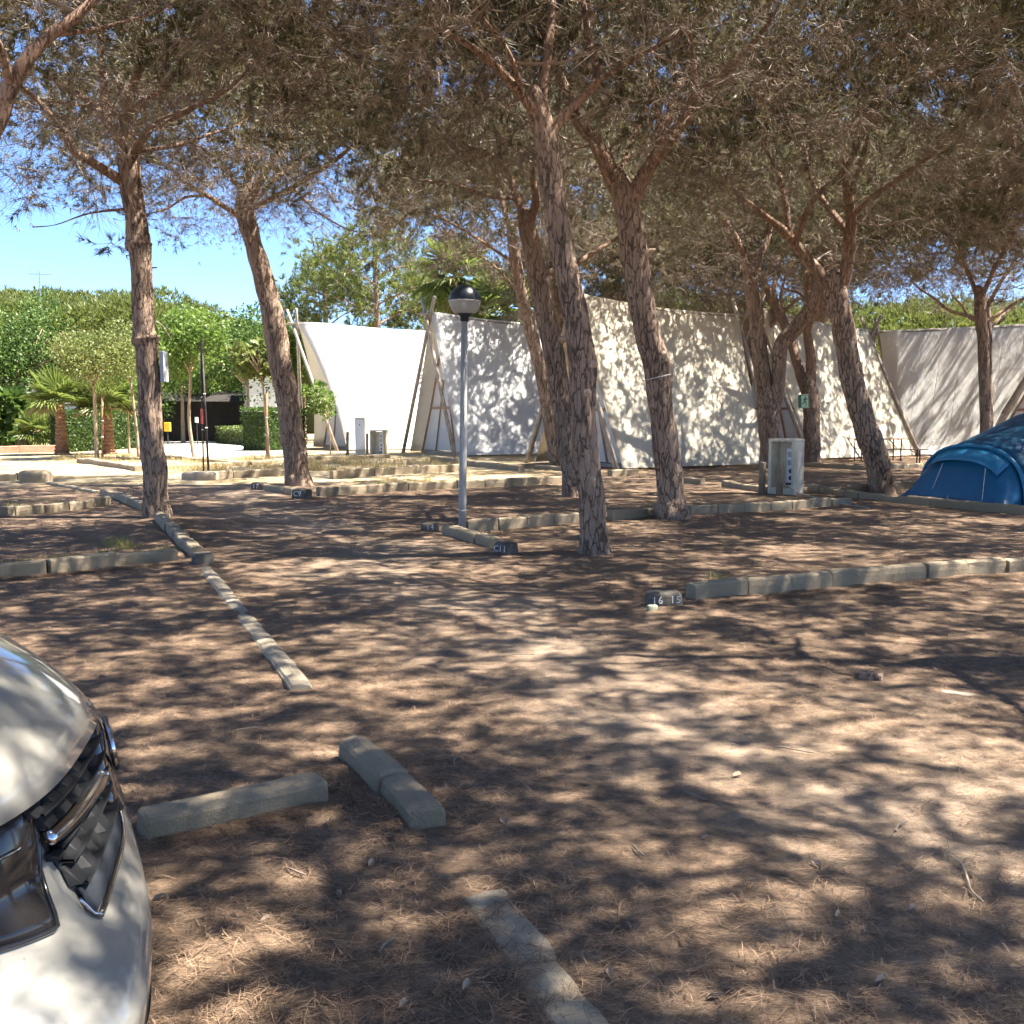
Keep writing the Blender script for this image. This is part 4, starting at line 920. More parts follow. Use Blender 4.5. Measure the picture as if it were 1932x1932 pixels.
def grass(name, label, spots, m, seed, hgt=.18, per=40, spread=.35, cat='grass'):
    r = np.random.default_rng(seed); Vs = []
    for x, y, s in spots:
        a = r.random(per)*6.28; rr_ = r.random(per)*spread*s; p = np.stack([x+np.cos(a)*rr_, y+np.sin(a)*rr_, np.full(per, -.01)], 1)
        h = hgt*s*(.4+.8*r.random(per)); ln = r.normal(size=(per, 2))*.5*h[:, None]; wv = r.random(per)*6.28; w_ = np.stack([np.cos(wv), np.sin(wv), np.zeros(per)], 1)*.006*s
        tip = p+np.stack([ln[:, 0], ln[:, 1], h], 1); Vs.append(np.stack([p-w_, p+w_, tip], 1).reshape(-1, 3))
    V = np.concatenate(Vs); F = np.arange(len(V)).reshape(-1, 3); mknp(name, V, F, M[m], var=np.repeat(r.random(len(F)), 3), label=label, cat=cat, kind='stuff')
rg = random.Random(8)
sp = []
for _ in range(260):
    u = rg.uniform(290, 880); v = rg.uniform(866, 897)
    if v > 880 + (880-u)*.03: continue
    p = P(u, v); sp.append((p.x, p.y, rg.uniform(.7, 1.5)))
for _ in range(90): p = P(rg.uniform(110, 290), rg.uniform(858, 874)); sp.append((p.x, p.y, rg.uniform(.6, 1.2)))
grass('dry_grass', 'dry yellow grass strip in front of the white tents', sp, 'grass_dry', 3)
sp = []
for u0, v0, u1, v1, k in ((150, 1020, 330, 1040, 14), (0, 1066, 330, 1052, 26), (0, 955, 200, 945, 14), (650, 915, 900, 905, 22), (1180, 890, 1220, 896, 6), (610, 860, 760, 866, 20), (430, 862, 560, 866, 16), (1330, 1095, 1400, 1100, 3), (1500, 945, 1560, 946, 4)):
    for _ in range(k): t_ = rg.random(); p = P(u0+(u1-u0)*t_, v0+(v1-v0)*t_+rg.uniform(-5, 5)); sp.append((p.x, p.y, rg.uniform(.35, .8)))
grass('sparse_grass', 'thin tufts of grass along the mossy kerbs', sp, 'grass_green', 4, hgt=.2, per=26, spread=.2)
# ------------------------------------------------------------------ garden, hedges, palms, saplings
def leaves_geo(C, r, size, per=1, out=None, jit=.0):
    """folded two-triangle leaves at points C"""
    n = len(C)*per; C = np.repeat(C, per, 0) + (rnd_unit(len(C)*per, r)*jit if jit else 0)
    d = rnd_unit(n, r)
    if out is not None: d = d*.8 + np.repeat(out, per, 0); d /= np.linalg.norm(d, axis=1, keepdims=True)
    s = np.cross(d, rnd_unit(n, r)); s /= np.linalg.norm(s, axis=1, keepdims=True)+1e-9
    L = size*(.6+.7*r.random((n, 1))); V = np.stack([C, C+d*L*.5+s*L*.3, C+d*L, C+d*L*.5-s*L*.3], 1).reshape(-1, 3)
    k = np.arange(n)[:, None]*4; F = np.concatenate([k+[0, 1, 2], k+[0, 2, 3]], 0); return V, F, np.repeat(r.random(n), 4)
def blobs(r, n, c, rad, squash=.8, lumps=10, lumpr=.5):
    """points spread over a cluster of lumps"""
    u = rnd_unit(lumps, r); lc = np.array(c) + u*np.array([rad, rad, rad*squash])*(.30+.68*r.random((lumps, 1))); lr = rad*lumpr*(.7+.6*r.random(lumps))
    i = r.integers(0, lumps, n); v = rnd_unit(n, r); return lc[i] + v*(lr[i]*(r.random(n)**.35))[:, None]*np.array([1, 1, squash]), v
def hedge(label, u0, v0, u1, v1, h, dp, m, seed, n=5000, ls=.07):
    a, b2 = P(u0, v0), P(u1, v1); d = b2-a; L = d.length; yaw = math.atan2(d.y, d.x); r = np.random.default_rng(seed)
    root = empty('hedge', (a.x, a.y, 0), label, 'hedge', None, yaw)
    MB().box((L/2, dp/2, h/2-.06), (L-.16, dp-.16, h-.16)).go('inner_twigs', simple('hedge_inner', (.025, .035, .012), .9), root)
    ar = [L*h, L*dp, h*dp, h*dp]; tot = sum(ar); pts = []; nr = []
    for k in range(4):
        q = int(n*ar[k]/tot); s, t = r.random(q), r.random(q); z = np.zeros(q)
        if k == 0: pts.append(np.stack([s*L, z, t*h], 1)); nr.append(np.tile([0, -1., 0], (q, 1)))
        if k == 1: pts.append(np.stack([s*L, t*dp, z+h], 1)); nr.append(np.tile([0, 0, 1.], (q, 1)))
        if k == 2: pts.append(np.stack([z, s*dp, t*h], 1)); nr.append(np.tile([-1., 0, 0], (q, 1)))
        if k == 3: pts.append(np.stack([z+L, s*dp, t*h], 1)); nr.append(np.tile([1., 0, 0], (q, 1)))
    Pn = np.concatenate(pts); Nn = np.concatenate(nr); Pn = Pn + Nn*(r.random((len(Pn), 1))*.10-.09) + r.normal(size=Pn.shape)*.02
    Vn, Fn, var = leaves_geo(Pn, r, ls, 1, Nn*.6); mknp('foliage', Vn, Fn, M[m], root, var=var, kind='stuff'); return root
hedge('dark green clipped hedge behind the two stout palms', 128, 853, 268, 846, 1.75, 1.0, 'hedge', 1, 9000, .10)
hedge('low bright green clipped hedge box at the pale drive', 408, 838, 502, 845, .95, 1.2, 'hedge_pale', 2, 6000, .08)
hedge('tall dark hedge end touching the sunlit white tent', 504, 853, 580, 849, 1.85, 1.4, 'hedge', 3, 6000, .10)

def frond_mesh(r, nb=26, R_=1.0, pet=.7, fold=.25, droop=.35):
    V = []; F = []
    for k in range(nb):
        a = R(-118 + 236*k/(nb-1)); L = R_*(.78+.22*math.cos(a*.6))*r.uniform(.92, 1.05); d = Vector((math.cos(a), math.sin(a), 0)); s = Vector((-d.y, d.x, 0))*(R_*.055)
        z = fold*.12*(1 if k % 2 else -1); b0 = Vector((pet, 0, 0)); m1 = b0+d*L*.55+Vector((0, 0, z-.03)); e = b0+d*L+Vector((0, 0, -droop*L*r.uniform(.5, 1.4)))
        i = len(V); V += [b0, m1-s+Vector((0, 0, .02)), m1+s+Vector((0, 0, .02)), m1+Vector((0, 0, -.03)), e]
        F += [(i, i+1, i+3), (i, i+3, i+2), (i+1, i+4, i+3), (i+3, i+4, i+2)]
    t = tubegeo([(0, 0, 0), (pet*.5, 0, .03), (pet, 0, 0)], [.03, .02, .012], 5); i = len(V); V += t[0]; F += [tuple(q+i for q in f) for f in t[1]]
    me = mesh('frond', V, F, M['palm']); at = me.attributes.new('var', 'FLOAT', 'POINT'); at.data.foreach_set('value', [r.random() for _ in me.vertices]); return me
rf = random.Random(3); FR = [frond_mesh(rf, droop=dr) for dr in (.05, .12, .22, .4)]
FRD = []
for f in FR[2:]:
    q = f.copy(); q.materials.clear(); q.materials.append(M['palm_dry']); FRD.append(q)
def palm(label, base, h, r0, r1, scale, seed, n=22, low=-35, trunk=True, group='fan palms', name='fan_palm'):
    r = random.Random(seed); root = empty(name, (base.x, base.y, base.z), label, 'palm', group)
    if trunk:
        V = []; F = []; ns = 14; nr = max(10, int(h/.07))
        for j in range(nr+1):
            z = -.05+(h+.05)*j/nr; rad = (r0 + (r1-r0)*min(1, j/nr*1.0)) * (1.14 if j % 2 else .94) * (1.25-.25*min(1, j/nr*5))
            for k in range(ns):
                a = 2*math.pi*(k+.5*(j % 2))/ns; V.append((rad*math.cos(a)*(1+.1*r.random()), rad*math.sin(a)*(1+.1*r.random()), z+r.uniform(-.02, .02)))
        for j in range(nr):
            for k in range(ns): F.append((j*ns+k, j*ns+(k+1) % ns, (j+1)*ns+(k+1) % ns, (j+1)*ns+k))
        F.append(tuple(nr*ns+k for k in range(ns))); mk('trunk', V, F, M['palm_trunk'], root)
    for k in range(n):
        el = R(80 + (low-80)*((k+.5)/n)**.9 + r.uniform(-6, 6)); az = k*2.399+r.uniform(-.2, .2)
        me = FRD[r.randrange(2)] if k > n*.86 else FR[min(3, int(4*k/n))]
        o = bpy.data.objects.new('frond', me); link(o, root); o.location = (0, 0, h-.05); s = scale*r.uniform(.88, 1.1)
        o.rotation_euler = (r.uniform(-.25, .25), -el, az); o.scale = (s, s, s)
    return root
palm('stout fan palm at the red edging with a brown shaggy trunk', P(117, 858), 2.05, .24, .14, .95, 1, n=18, low=-8)
palm('second stout fan palm with brown shaggy trunk behind the staked sapling', P(206, 857), 1.9, .22, .13, .95, 2, n=18, low=-5)
palm('leafy fan palm head rising behind the collared pine', P(330, 832), 2.3, .2, .15, 1.15, 3, n=22, low=-50)
palm('low bushy palm in the shrub bed left of the stout palms', P(72, 850), .9, .16, .12, .75, 4, n=22, low=-40)
palm('low arching palm next to the dark shed wall', P(316, 824), .6, .16, .12, .95, 5, n=18, low=-35)
palm('small palm bush in front of the white garden wall', P(468, 822), .45, .12, .1, .8, 6, n=16, low=-10)
for i_, (u, v, Yp, sc, lab) in enumerate(((862, 520, 52, 1.5, 'tall fan palm head showing above the second tent, next to the lamp globe'), (955, 580, 50, 1.5, 'shorter fan palm head showing just above the ridge of the shaded tent'), (905, 600, 54, 1.4, 'fan palm head between two taller ones behind the shaded tent'))):
    q = PD(u, v, Yp); palm(lab, Vector((q.x, q.y, 0)), q.z, .22, .17, sc, 30+i_, n=30, low=-70)

def leafy(name, label, base, h, crown, m, seed, n=2500, ls=.12, trunk_r=.06, group=None, squash=.8, lumps=12, lumpr=.45, bark_='sap', limbs=7, lean=(0, 0), stems=1, cat='tree'):
    """small broadleaf tree: trunk, limbs, leaf crown; crown=(dx,dy,z,rad)"""
    r = np.random.default_rng(seed); rr = random.Random(seed); root = empty(name, (base.x, base.y, 0), label, cat, group)
    dx, dy, cz, cr = crown; top = Vector((dx*.8, dy*.8, cz))
    pth = smoothpath([(0, 0, -.05), (dx*.2+lean[0], dy*.2+lean[1], h*.5), (dx*.5, dy*.5, h), top], 4)
    V, F = tubegeo(pth, lerpl([trunk_r, trunk_r*.8, trunk_r*.65, trunk_r*.3], len(pth)), 8, True, .12); mk('trunk', V, F, M[bark_], root, smooth=True)
    lb = MB()
    for k in range(limbs):
        a = rr.uniform(0, 6.28); e = rr.uniform(-.1, .7); s = Vector((dx*.5, dy*.5, h)).lerp(top, rr.uniform(0, .7))
        t = Vector((dx, dy, cz))+Vector((math.cos(a)*cr*.75, math.sin(a)*cr*.75, e*cr*squash)); lb.tube([s, s.lerp(t, .5)+Vector((0, 0, .08*cr)), t], [trunk_r*.4, trunk_r*.25, trunk_r*.1], 5)
    lb.go('branches', M[bark_], root, kind='stuff')
    C, v = blobs(r, n, (dx, dy, cz), cr, squash, lumps, lumpr); Vn, Fn, var = leaves_geo(C, r, ls, 1, v*.7)
    mknp('crown', Vn, Fn, M[m], root, var=var, kind='stuff'); return root
def stake(u, v, top_v, label, m='stake', rad=.04, dx=0, tag=None):
    c = P(u, v); t = PD(u+dx, top_v, c.y); root = empty('tree_stake', (c.x, c.y, 0), label, 'stake', 'stakes holding the saplings')
    MB().tube([(0, 0, -.1), (t.x-c.x, 0, t.z)], rad, 8).go('stake_pole', M[m], root, smooth=True)
    for zf in (.35, .6): MB().lathe([(rad*1.1, -.015), (rad*1.35, 0), (rad*1.1, .015)], 10, ((t.x-c.x)*zf, 0, t.z*zf)).go('tie', M['white_paint'], root)
    if tag: z0, z1 = tag; MB().tube([((t.x-c.x)*z0/t.z, 0, z0), ((t.x-c.x)*z1/t.z, 0, z1)], rad*2.0, 8).go('sleeve', M['red'], root)
    return root
b = P(183, 866); leafy('young_tree', 'feathery pale yellow-green sapling on a bare stem tied to a brown stake', b, 2.6, (0, 0, 3.75, 1.45), 'leaf_pale', 1, 9000, .11, .09, squash=.8, lumps=22, limbs=14)
stake(193, 867, 745, 'brown stake tied to the feathery sapling by the palms')
b = P(262, 862); leafy('young_tree', 'pale feathery sapling half hidden behind the collared pine', b, 2.7, (-.4, 0, 3.9, 1.2), 'leaf_pale', 2, 5000, .11, .07, lumps=14)
stake(266, 864, 760, 'orange brown stake right behind the collared pine')
b = P(244, 856); leafy('young_tree', 'thin leafy sapling before the dark hedge', b, 1.7, (0, 0, 2.7, .9), 'leaf_mid', 3, 2200, .12, .06)
b = P(366, 865); leafy('young_tree', 'tall bare-stemmed sapling with a fresh green top beside twin dark stakes', b, 2.9, (-.1, 0, 4.3, 1.5), 'leaf_mid', 4, 5500, .14, .075, lumps=18, limbs=10, lean=(-.12, 0))
stake(394, 896, 640, 'straight dark stake of the twin pair', 'darkpole', .032, -14); stake(384, 896, 650, 'crooked dark stake of the twin pair carrying a red sleeve', 'darkpole', .024, -5, (1.35, 1.75))
b = P(413, 832); leafy('young_tree', 'bright green round tree growing behind the low clipped hedge', b, 2.1, (.2, 0, 3.6, 1.9), 'leaf_mid', 5, 7000, .16, .09, lumps=22, limbs=10)
b = P(508, 867); leafy('young_tree', 'staked sapling with a thin spiky pale top at the pale drive', b, 2.4, (-.3, 0, 3.5, .75), 'leaf_pale', 6, 900, .3, .06, lumps=8, limbs=9)
stake(503, 867, 735, 'reddish brown stake tied to the spiky sapling')
b = P(624, 856); leafy('young_tree', 'slender leafy sapling growing at the corner of the sunlit white tent', b, 1.4, (-.15, 0, 2.35, .85), 'leaf_mid', 7, 700, .17, .03, squash=1.3, lumps=16, lumpr=.28)
# larger background shrubs and trees
b = P(10, 845); leafy('evergreen_tree', 'dense dark glossy evergreen at the red edging', Vector((b.x-.6, b.y+2.5, 0)), 2.2, (.2, 0, 4.4, 3.1), 'leaf_dark', 8, 16000, .17, .2, squash=.9, lumps=34, lumpr=.36)
b = P(30, 846); leafy('banana_shrub', 'dark broad-leaved shrub mass behind the red edging', Vector((b.x-.5, b.y+1.2, 0)), .7, (0, 0, 1.3, 1.6), 'leaf_dark', 9, 3000, .5, .08, squash=.75, lumps=16)
b = P(100, 835); leafy('evergreen_tree', 'rounded dark tree between the stout palm and the glossy evergreen', Vector((b.x, b.y+6, 0)), 2.0, (0, 0, 3.6, 2.6), 'leaf_dark', 10, 9000, .18, .15, lumps=24)
for k, (u, Yp, z, rad, m_, lab) in enumerate(((235, 54, 2.8, 2.8, 'leaf_dark', 'dark rounded tree behind the clipped dark hedge'), (345, 57, 4.6, 3.0, 'leaf_dark', 'dark broad tree overhanging the shed from its left'), (470, 57, 4.8, 3.2, 'leaf_dark', 'dark dense tree overhanging the shed from its right'), (548, 66, 5.0, 2.8, 'leaf_mid', 'fresh green tree showing left of the sunlit tent poles'), (500, 70, 5.0, 3.0, 'leaf_mid', 'green tree behind the white garden wall'), (395, 66, 5.4, 3.2, 'leaf_mid', 'tall light green tree behind the shed roof'), (150, 60, 3.8, 3.0, 'leaf_mid', 'light green tree behind the palms'), (575, 70, 5.6, 3.2, 'needle_sun', 'soft pine behind the sunlit tent poles'))):
    q = PD(u, 800, Yp); leafy('garden_tree', lab, Vector((q.x, q.y, 0)), z*.5, (0, 0, z, rad), m_, 50+k, 6500, .2, .14, lumps=26, lumpr=.38)

# buildings seen in gaps
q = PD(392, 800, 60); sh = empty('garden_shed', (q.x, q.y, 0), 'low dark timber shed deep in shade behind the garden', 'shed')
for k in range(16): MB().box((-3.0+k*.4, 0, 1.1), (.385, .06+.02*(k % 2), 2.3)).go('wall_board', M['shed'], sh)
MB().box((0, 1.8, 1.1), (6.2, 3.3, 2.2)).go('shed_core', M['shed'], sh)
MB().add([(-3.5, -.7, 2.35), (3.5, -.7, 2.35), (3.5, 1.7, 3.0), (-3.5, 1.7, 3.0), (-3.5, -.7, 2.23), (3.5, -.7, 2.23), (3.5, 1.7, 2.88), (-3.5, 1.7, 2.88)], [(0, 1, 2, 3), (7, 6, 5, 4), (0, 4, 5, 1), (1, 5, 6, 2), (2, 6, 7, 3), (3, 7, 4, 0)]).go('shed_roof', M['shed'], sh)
q = PD(500, 800, 57); gw = empty('garden_house', (q.x, q.y, 0), 'small white rendered building behind the tall hedge', 'building', None, R(20))
MB().box((0, 2, 1.8), (1.6, 4, 3.7)).go('wall', M['white_wall'], gw, bevel=.03); MB().box((-.55, -.01, .95), (.2, .06, 1.7)).go('door_edge', M['shed'], gw); MB().box((0, 2, 3.7), (1.75, 4.2, .12)).go('roof_slab', M['white_wall'], gw)
q = PD(62, 760, 66); hs_ = empty('villa', (q.x, q.y, 0), 'white house with red tiled roof and tall aerial hidden behind the shrubs', 'house')
MB().box((0, 3, 2.0), (9, 6, 4.1)).go('wall', M['white_wall'], hs_)
MB().add([(-4.9, -.4, 4.0), (4.9, -.4, 4.0), (4.9, 3, 5.6), (-4.9, 3, 5.6), (4.9, 6.4, 4.0), (-4.9, 6.4, 4.0)], [(0, 1, 2, 3), (3, 2, 4, 5), (0, 3, 5), (1, 4, 2), (0, 5, 4, 1)]).go('roof', M['roof_tile'], hs_)
for xw in (-2.2, 1.9):
    wn = MB().box((xw, -.02, 2.2), (1.1, .08, 1.2)).go('window', M['grey_panel'], hs_); MB().box((xw, -.09, 1.55), (1.3, .12, .06)).go('sill', M['white_wall'], wn)
q2 = PD(74, 512, 67); zt_ = q2.z; an = MB().tube([(0, 0, 5.0), (0, 0, zt_)], .035, 6); rt = MB()
antn = empty('tv_aerial', (q2.x, q2.y, 0), 'thin television aerial standing above the tree tops', 'aerial')
an.go('mast', M['metal'], antn)
bz = zt_-.15; MB().tube([(-.7, 0, bz), (.75, 0, bz-.05)], .022, 6).go('boom', M['metal'], antn)
for k in range(7): MB().tube([(-.6+k*.2, -.1, bz-.42+.02*k), (-.6+k*.2+.05, .1, bz+.42-.03*k)], .016, 5).go('element', M['metal'], antn)
q = PD(316, 806, 46); yb = empty('yellow_bin', (q.x, q.y, 0), 'small yellow bin in the shade by the low palm', 'bin'); MB().box((0, 0, 1.05), (.26, .22, .40)).go('bin_body', M['yellow'], yb, bevel=.02); MB().tube([(0, 0, -.05), (0, 0, .9)], .03, 8).go('bin_post', M['dark'], yb)
q = PD(371, 795, 48); nb = empty('notice_board', (q.x, q.y, 0), 'small pale notice plate on a post in front of the shed', 'sign'); MB().box((0, 0, 1.35), (.16, .03, .26)).go('plate', M['white_panel'], nb); MB().tube([(0, .03, -.05), (0, .03, 1.45)], .02, 6).go('sign_post', M['dark'], nb)
q = PD(130, 760, 45); lw = empty('garden_wall', (q.x, q.y, 0), 'short white garden wall showing beside the first stout palm', 'wall'); MB().box((0, 0, 1.15), (1.1, .2, 2.35)).go('wall_panel', M['white_wall'], lw, bevel=.02)

# ------------------------------------------------------------------ distant pines
r = np.random.default_rng(77); Vs, Fs, vr = [], [], []; nv = 0
def dome(c, rad, h, n, ls):
    global nv
    v = rnd_unit(n, r); v[:, 2] = np.abs(v[:, 2])*1.1-.25
    lump = np.array([mnoise.noise((a*2.6+c[0], b_*2.6+c[1], d_*2.6)) for a, b_, d_ in v])
    fine = np.array([mnoise.noise((a*7+c[1], b_*7+c[0], d_*7)) for a, b_, d_ in v])
    C = np.array(c)+v*np.array([rad, rad, h])*(1+.16*lump+.09*fine+.05*r.normal(size=n))[:, None]
    Vn, Fn, var = needles_geo(C, v+np.array([0, 0, .5]), r, 5, ls, ls*.22, .9); Vs.append(Vn); Fs.append(Fn+nv); vr.append(var); nv += len(Vn)
for row, Yp in enumerate((66, 74, 83)):
    for u in range(-160, 560, 52):
        uu = u + row*17 + r.uniform(-10, 10); top_v = np.interp(uu, [-100, 60, 150, 260, 330, 420, 490, 560], [525, 534, 540, 532, 552, 580, 606, 635]) + r.uniform(-3, 12) + (2-row)*14
        q = PD(uu, top_v, Yp); rad = r.uniform(2.6, 3.6); h = r.uniform(2.2, 2.9); dome((q.x, Yp, q.z-h), rad, h, 640, .40)
for row, Yp in enumerate((66, 74, 83)):
    for u in range(-900, -160, 80):
        q = PD(u+row*25+r.uniform(-15, 15), 528+r.uniform(-4, 12)+(2-row)*14, Yp); rad = r.uniform(3.2, 4.2); h = r.uniform(2.4, 3.0); dome((q.x, Yp, q.z-h), rad, h, 400, .5)
for row, Yp in enumerate((56, 64)):
    for u in range(1180, 2150, 58):
        uu = u+row*25+r.uniform(-12, 12); top_v = np.interp(uu, [1180, 1300, 1450, 1600, 1700, 1900, 2100], [545, 540, 560, 566, 560, 556, 550]) + r.uniform(-6, 10) + (1-row)*16
        q = PD(uu, top_v, Yp); rad = r.uniform(2.4, 3.2); h = r.uniform(2.1, 2.7); dome((q.x, Yp, q.z-h), rad, h, 640, .38)
mknp('distant_pine_wood', np.concatenate(Vs), np.concatenate(Fs), M['needle_sun'], var=np.concatenate(vr), label='far off dense pine wood with rounded sunlit tops', cat='wood', kind='stuff')
# dark sheets standing in for the shade among trunks below those crowns
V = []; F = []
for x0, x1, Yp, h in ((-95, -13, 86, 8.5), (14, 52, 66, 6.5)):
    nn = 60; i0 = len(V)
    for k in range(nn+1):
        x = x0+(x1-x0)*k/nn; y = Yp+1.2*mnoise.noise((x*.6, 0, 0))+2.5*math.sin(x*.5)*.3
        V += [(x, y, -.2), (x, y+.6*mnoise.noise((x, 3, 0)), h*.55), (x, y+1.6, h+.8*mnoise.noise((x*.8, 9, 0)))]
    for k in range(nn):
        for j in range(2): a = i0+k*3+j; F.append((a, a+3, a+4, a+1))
o = mk('distant_shade_sheet', V, F, simple('understorey', (.022, .03, .012), .95, var=.4, scale=1.2, bmp=.5), smooth=True, label='dark sheet standing in for the shade beneath the far pine wood', cat='backdrop', kind='stuff'); s_ = o.modifiers.new('t', 'SOLIDIFY'); s_.thickness = .8

def farpine(label, u, Yp, top_v, rad, seed, n=34):
    q = PD(u, top_v, Yp); H = q.z; base = Vector((q.x, Yp, 0)); r2 = random.Random(seed)
    limbs = []
    for k in range(12):
        z = H*(.38+.5*k/12); a = k*2.4+r2.uniform(-.4, .4); L = rad*(1.05-.6*max(0, (z/H-.45)/.55))*r2.uniform(.75, 1)
        s = Vector((base.x+.1, Yp, z)); e = s+Vector((math.cos(a)*L, math.sin(a)*L, L*.35)); limbs.append([[s, s.lerp(e, .5)+Vector((0, 0, .1)), e], .06, .02, 1])
    return pine('far_pine', label, base, Yp, [(base.x, Yp, 0, .26), (base.x+.1, Yp, H*.45, .2), (base.x, Yp, H*.9, .08)], limbs, (base.x, Yp, rad, H*.40, H*1.0), seed, needle='needle_sun', clusters=150, twigs=9, tufts=2, per=7, nl=.42, nw=.05, dead=0, trunk_world=True, group='tall loose pines behind the tents')
farpine('tall airy pale green pine rising behind the sunlit white tent', 705, 60, 392, 3.9, 41)
farpine('broad low pine left of the airy one behind the sunlit tent', 610, 64, 470, 3.4, 42)
farpine('pine crown filling the gap right of the airy pine', 800, 66, 500, 3.0, 43)

# ------------------------------------------------------------------ parked car
def carpaint():
    m, t, b = mat('champagne_white_paint'); vec = coords(t); n = noise_(t, vec, 220, 2); d = noise_(t, vec, 9, 5, .7)
    c = mixc(t, ramp(t, d, [(.45, (0, 0, 0)), (.75, (.25, .25, .25))]), (.255, .238, .20), (.19, .175, .14))
    sp_ = N(t, 'TexVoronoi', Scale=11); t.links.new(vec, sp_.inputs['Vector'])
    spots = ramp(t, sp_.outputs['Distance'], [(.03, (1, 1, 1)), (.05, (0, 0, 0))]); c = mixc(t, mth(t, 'MULTIPLY', spots, .45), c, (.10, .08, .06))
    t.links.new(c, b.inputs['Base Color']); b.inputs['Metallic'].default_value = .0; b.inputs['Roughness'].default_value = .4
    b.inputs['Coat Weight'].default_value = 1.0; b.inputs['Coat Roughness'].default_value = .04; return m
PAINT = carpaint(); CHROME = simple('chrome', (.50, .51, .53), .1, metal=1, var=.03); BLK = simple('gloss_black', (.012, .012, .013), .12, var=.1, coat=.6); GRL = simple('grille_black', (.014, .015, .016), .5, var=.15, spec=.25); FIN = simple('fin_black', (.012, .012, .013), .6, var=.1, spec=.2); GREYT = simple('grey_satin_trim', (.03, .034, .04), .65, var=.06, spec=.2)
GLASS = simple('smoked_lamp_lens', (.014, .013, .013), .08, var=.3, spec=.35); RUB = simple('tyre_rubber', (.02, .02, .02), .85); RIM = simple('alloy', (.5, .5, .52), .3, metal=.9)
CX, CY, CYAW = CARPOS
car = empty('parked_car', (CX, CY, 0), 'champagne white car parked nose-out with dark slatted grille and chrome bar', 'car', None, CYAW)
CX, CY, CYAW = CARPOS
HW = .92; ZS = 1.14
ZL = [.15, .18, .25, .33, .38, .42, .46, .52, .60, .66, .70, .74, .80]
INS = [.03, -.05, -.10, -.11, -.10, -.065, -.025, .0, .010, .022, .04, .075, .16]
def surf(s, z, off=0):
    nn = float(np.interp(z, [.33, .44, .56], [6.0, 3.4, 2.25])); dd = float(np.interp(z, [.33, .5, .75], [.42, .46, .54]))
    def pl(s_):
        a = max(-1, min(1, s_))*math.pi/2; return Vector((-dd*(1-abs(math.cos(a))**(2/nn)), HW*math.copysign(abs(math.sin(a))**(2/nn), a), 0))
    k = pl(s); e = .01; d = pl(s+e)-pl(s-e); nrm = Vector((d.y, -d.x, 0)).normalized()
    if nrm.x < 0: nrm = -nrm
    if abs(s) > .97 and nrm.y*s < 0: nrm = Vector((0, math.copysign(1, s), 0))
    ins = float(np.interp(z, ZL, INS)); q = k - nrm*(ins-off)
    q.x += .045*math.exp(-(s/.16)**2)*float(np.interp(z, [.2, .45, .7, .8], [0, 1, .8, .2])); q.z = z*ZS; return q
def sheet(name, ss, zs_, m, off=0, th=.006, zf=None, parent=None):
    V = [surf(s, zf(s, z) if zf else z, off) for z in zs_ for s in ss]; n = len(ss); F = [(j*n+i, (j+1)*n+i, (j+1)*n+i+1, j*n+i+1) for j in range(len(zs_)-1) for i in range(n-1)]
    o = mk(name, V, F, m, parent or car, smooth=True); sd = o.modifiers.new('t', 'SOLIDIFY'); sd.thickness = th; sd.offset = -1; return o
SS = list(np.linspace(-1, 1, 91))
sheet('bumper', SS, list(np.linspace(.715, .15, 44)), PAINT)
V = []; nh_ = 30
for j in range(nh_+1):
    f = j/nh_
    for s in SS:
        e = surf(s, .685, .045); bkp = Vector((-1.25, (HW-.06)*math.sin(s*math.pi/2)**1, 0)); p_ = e.lerp(bkp, f)
        crown_ = .06*(1-min(1, abs(p_.y)/HW)**2.2); p_.z = .688 + .10*(1-(1-f)**9) + 0.25*f**.8 + crown_*(1-(1-f)**4); p_.z *= ZS; V.append(p_)
n = len(SS); o = mk('hood', V, [(j*n+i, j*n+i+1, (j+1)*n+i+1, (j+1)*n+i) for j in range(nh_) for i in range(n-1)], PAINT, car, smooth=True); sd = o.modifiers.new('t', 'SOLIDIFY'); sd.thickness = .018; sd.offset = -1
# grille: dark field, slats, fins, chrome wing bars
gtop = lambda s: .692; gbot = lambda s: .50 + .185*max(0, (abs(s)-.385)/.10)**1.3
gz_ = lambda s, f: max(gbot(s), .50 + .192*f)
GS = list(np.linspace(-.48, .48, 67))
sheet('grille', GS, list(np.linspace(0, 1, 9)), GRL, .004, .004, zf=gz_)
for f in (.02, .22, .40, .60, .80):
    V = []; F = []; GQ = [s for s in GS if .50+.192*f >= gbot(s)-.004]
    for s in GQ:
        z = .50+.192*f + .02*abs(s)**2
        for dz, of in ((-.003, .006), (-.0022, .040), (.0022, .040), (.003, .006)): V.append(surf(s, z+dz, of))
    for i in range(len(GQ)-1):
        for k in range(4): F.append((i*4+k, (i+1)*4+k, (i+1)*4+(k+1) % 4, i*4+(k+1) % 4))
    mk('grille_slat', V, F, GRL, car)
fr = [(.02, .22), (.22, .40), (.40, .60), (.60, .80), (.80, .98)]
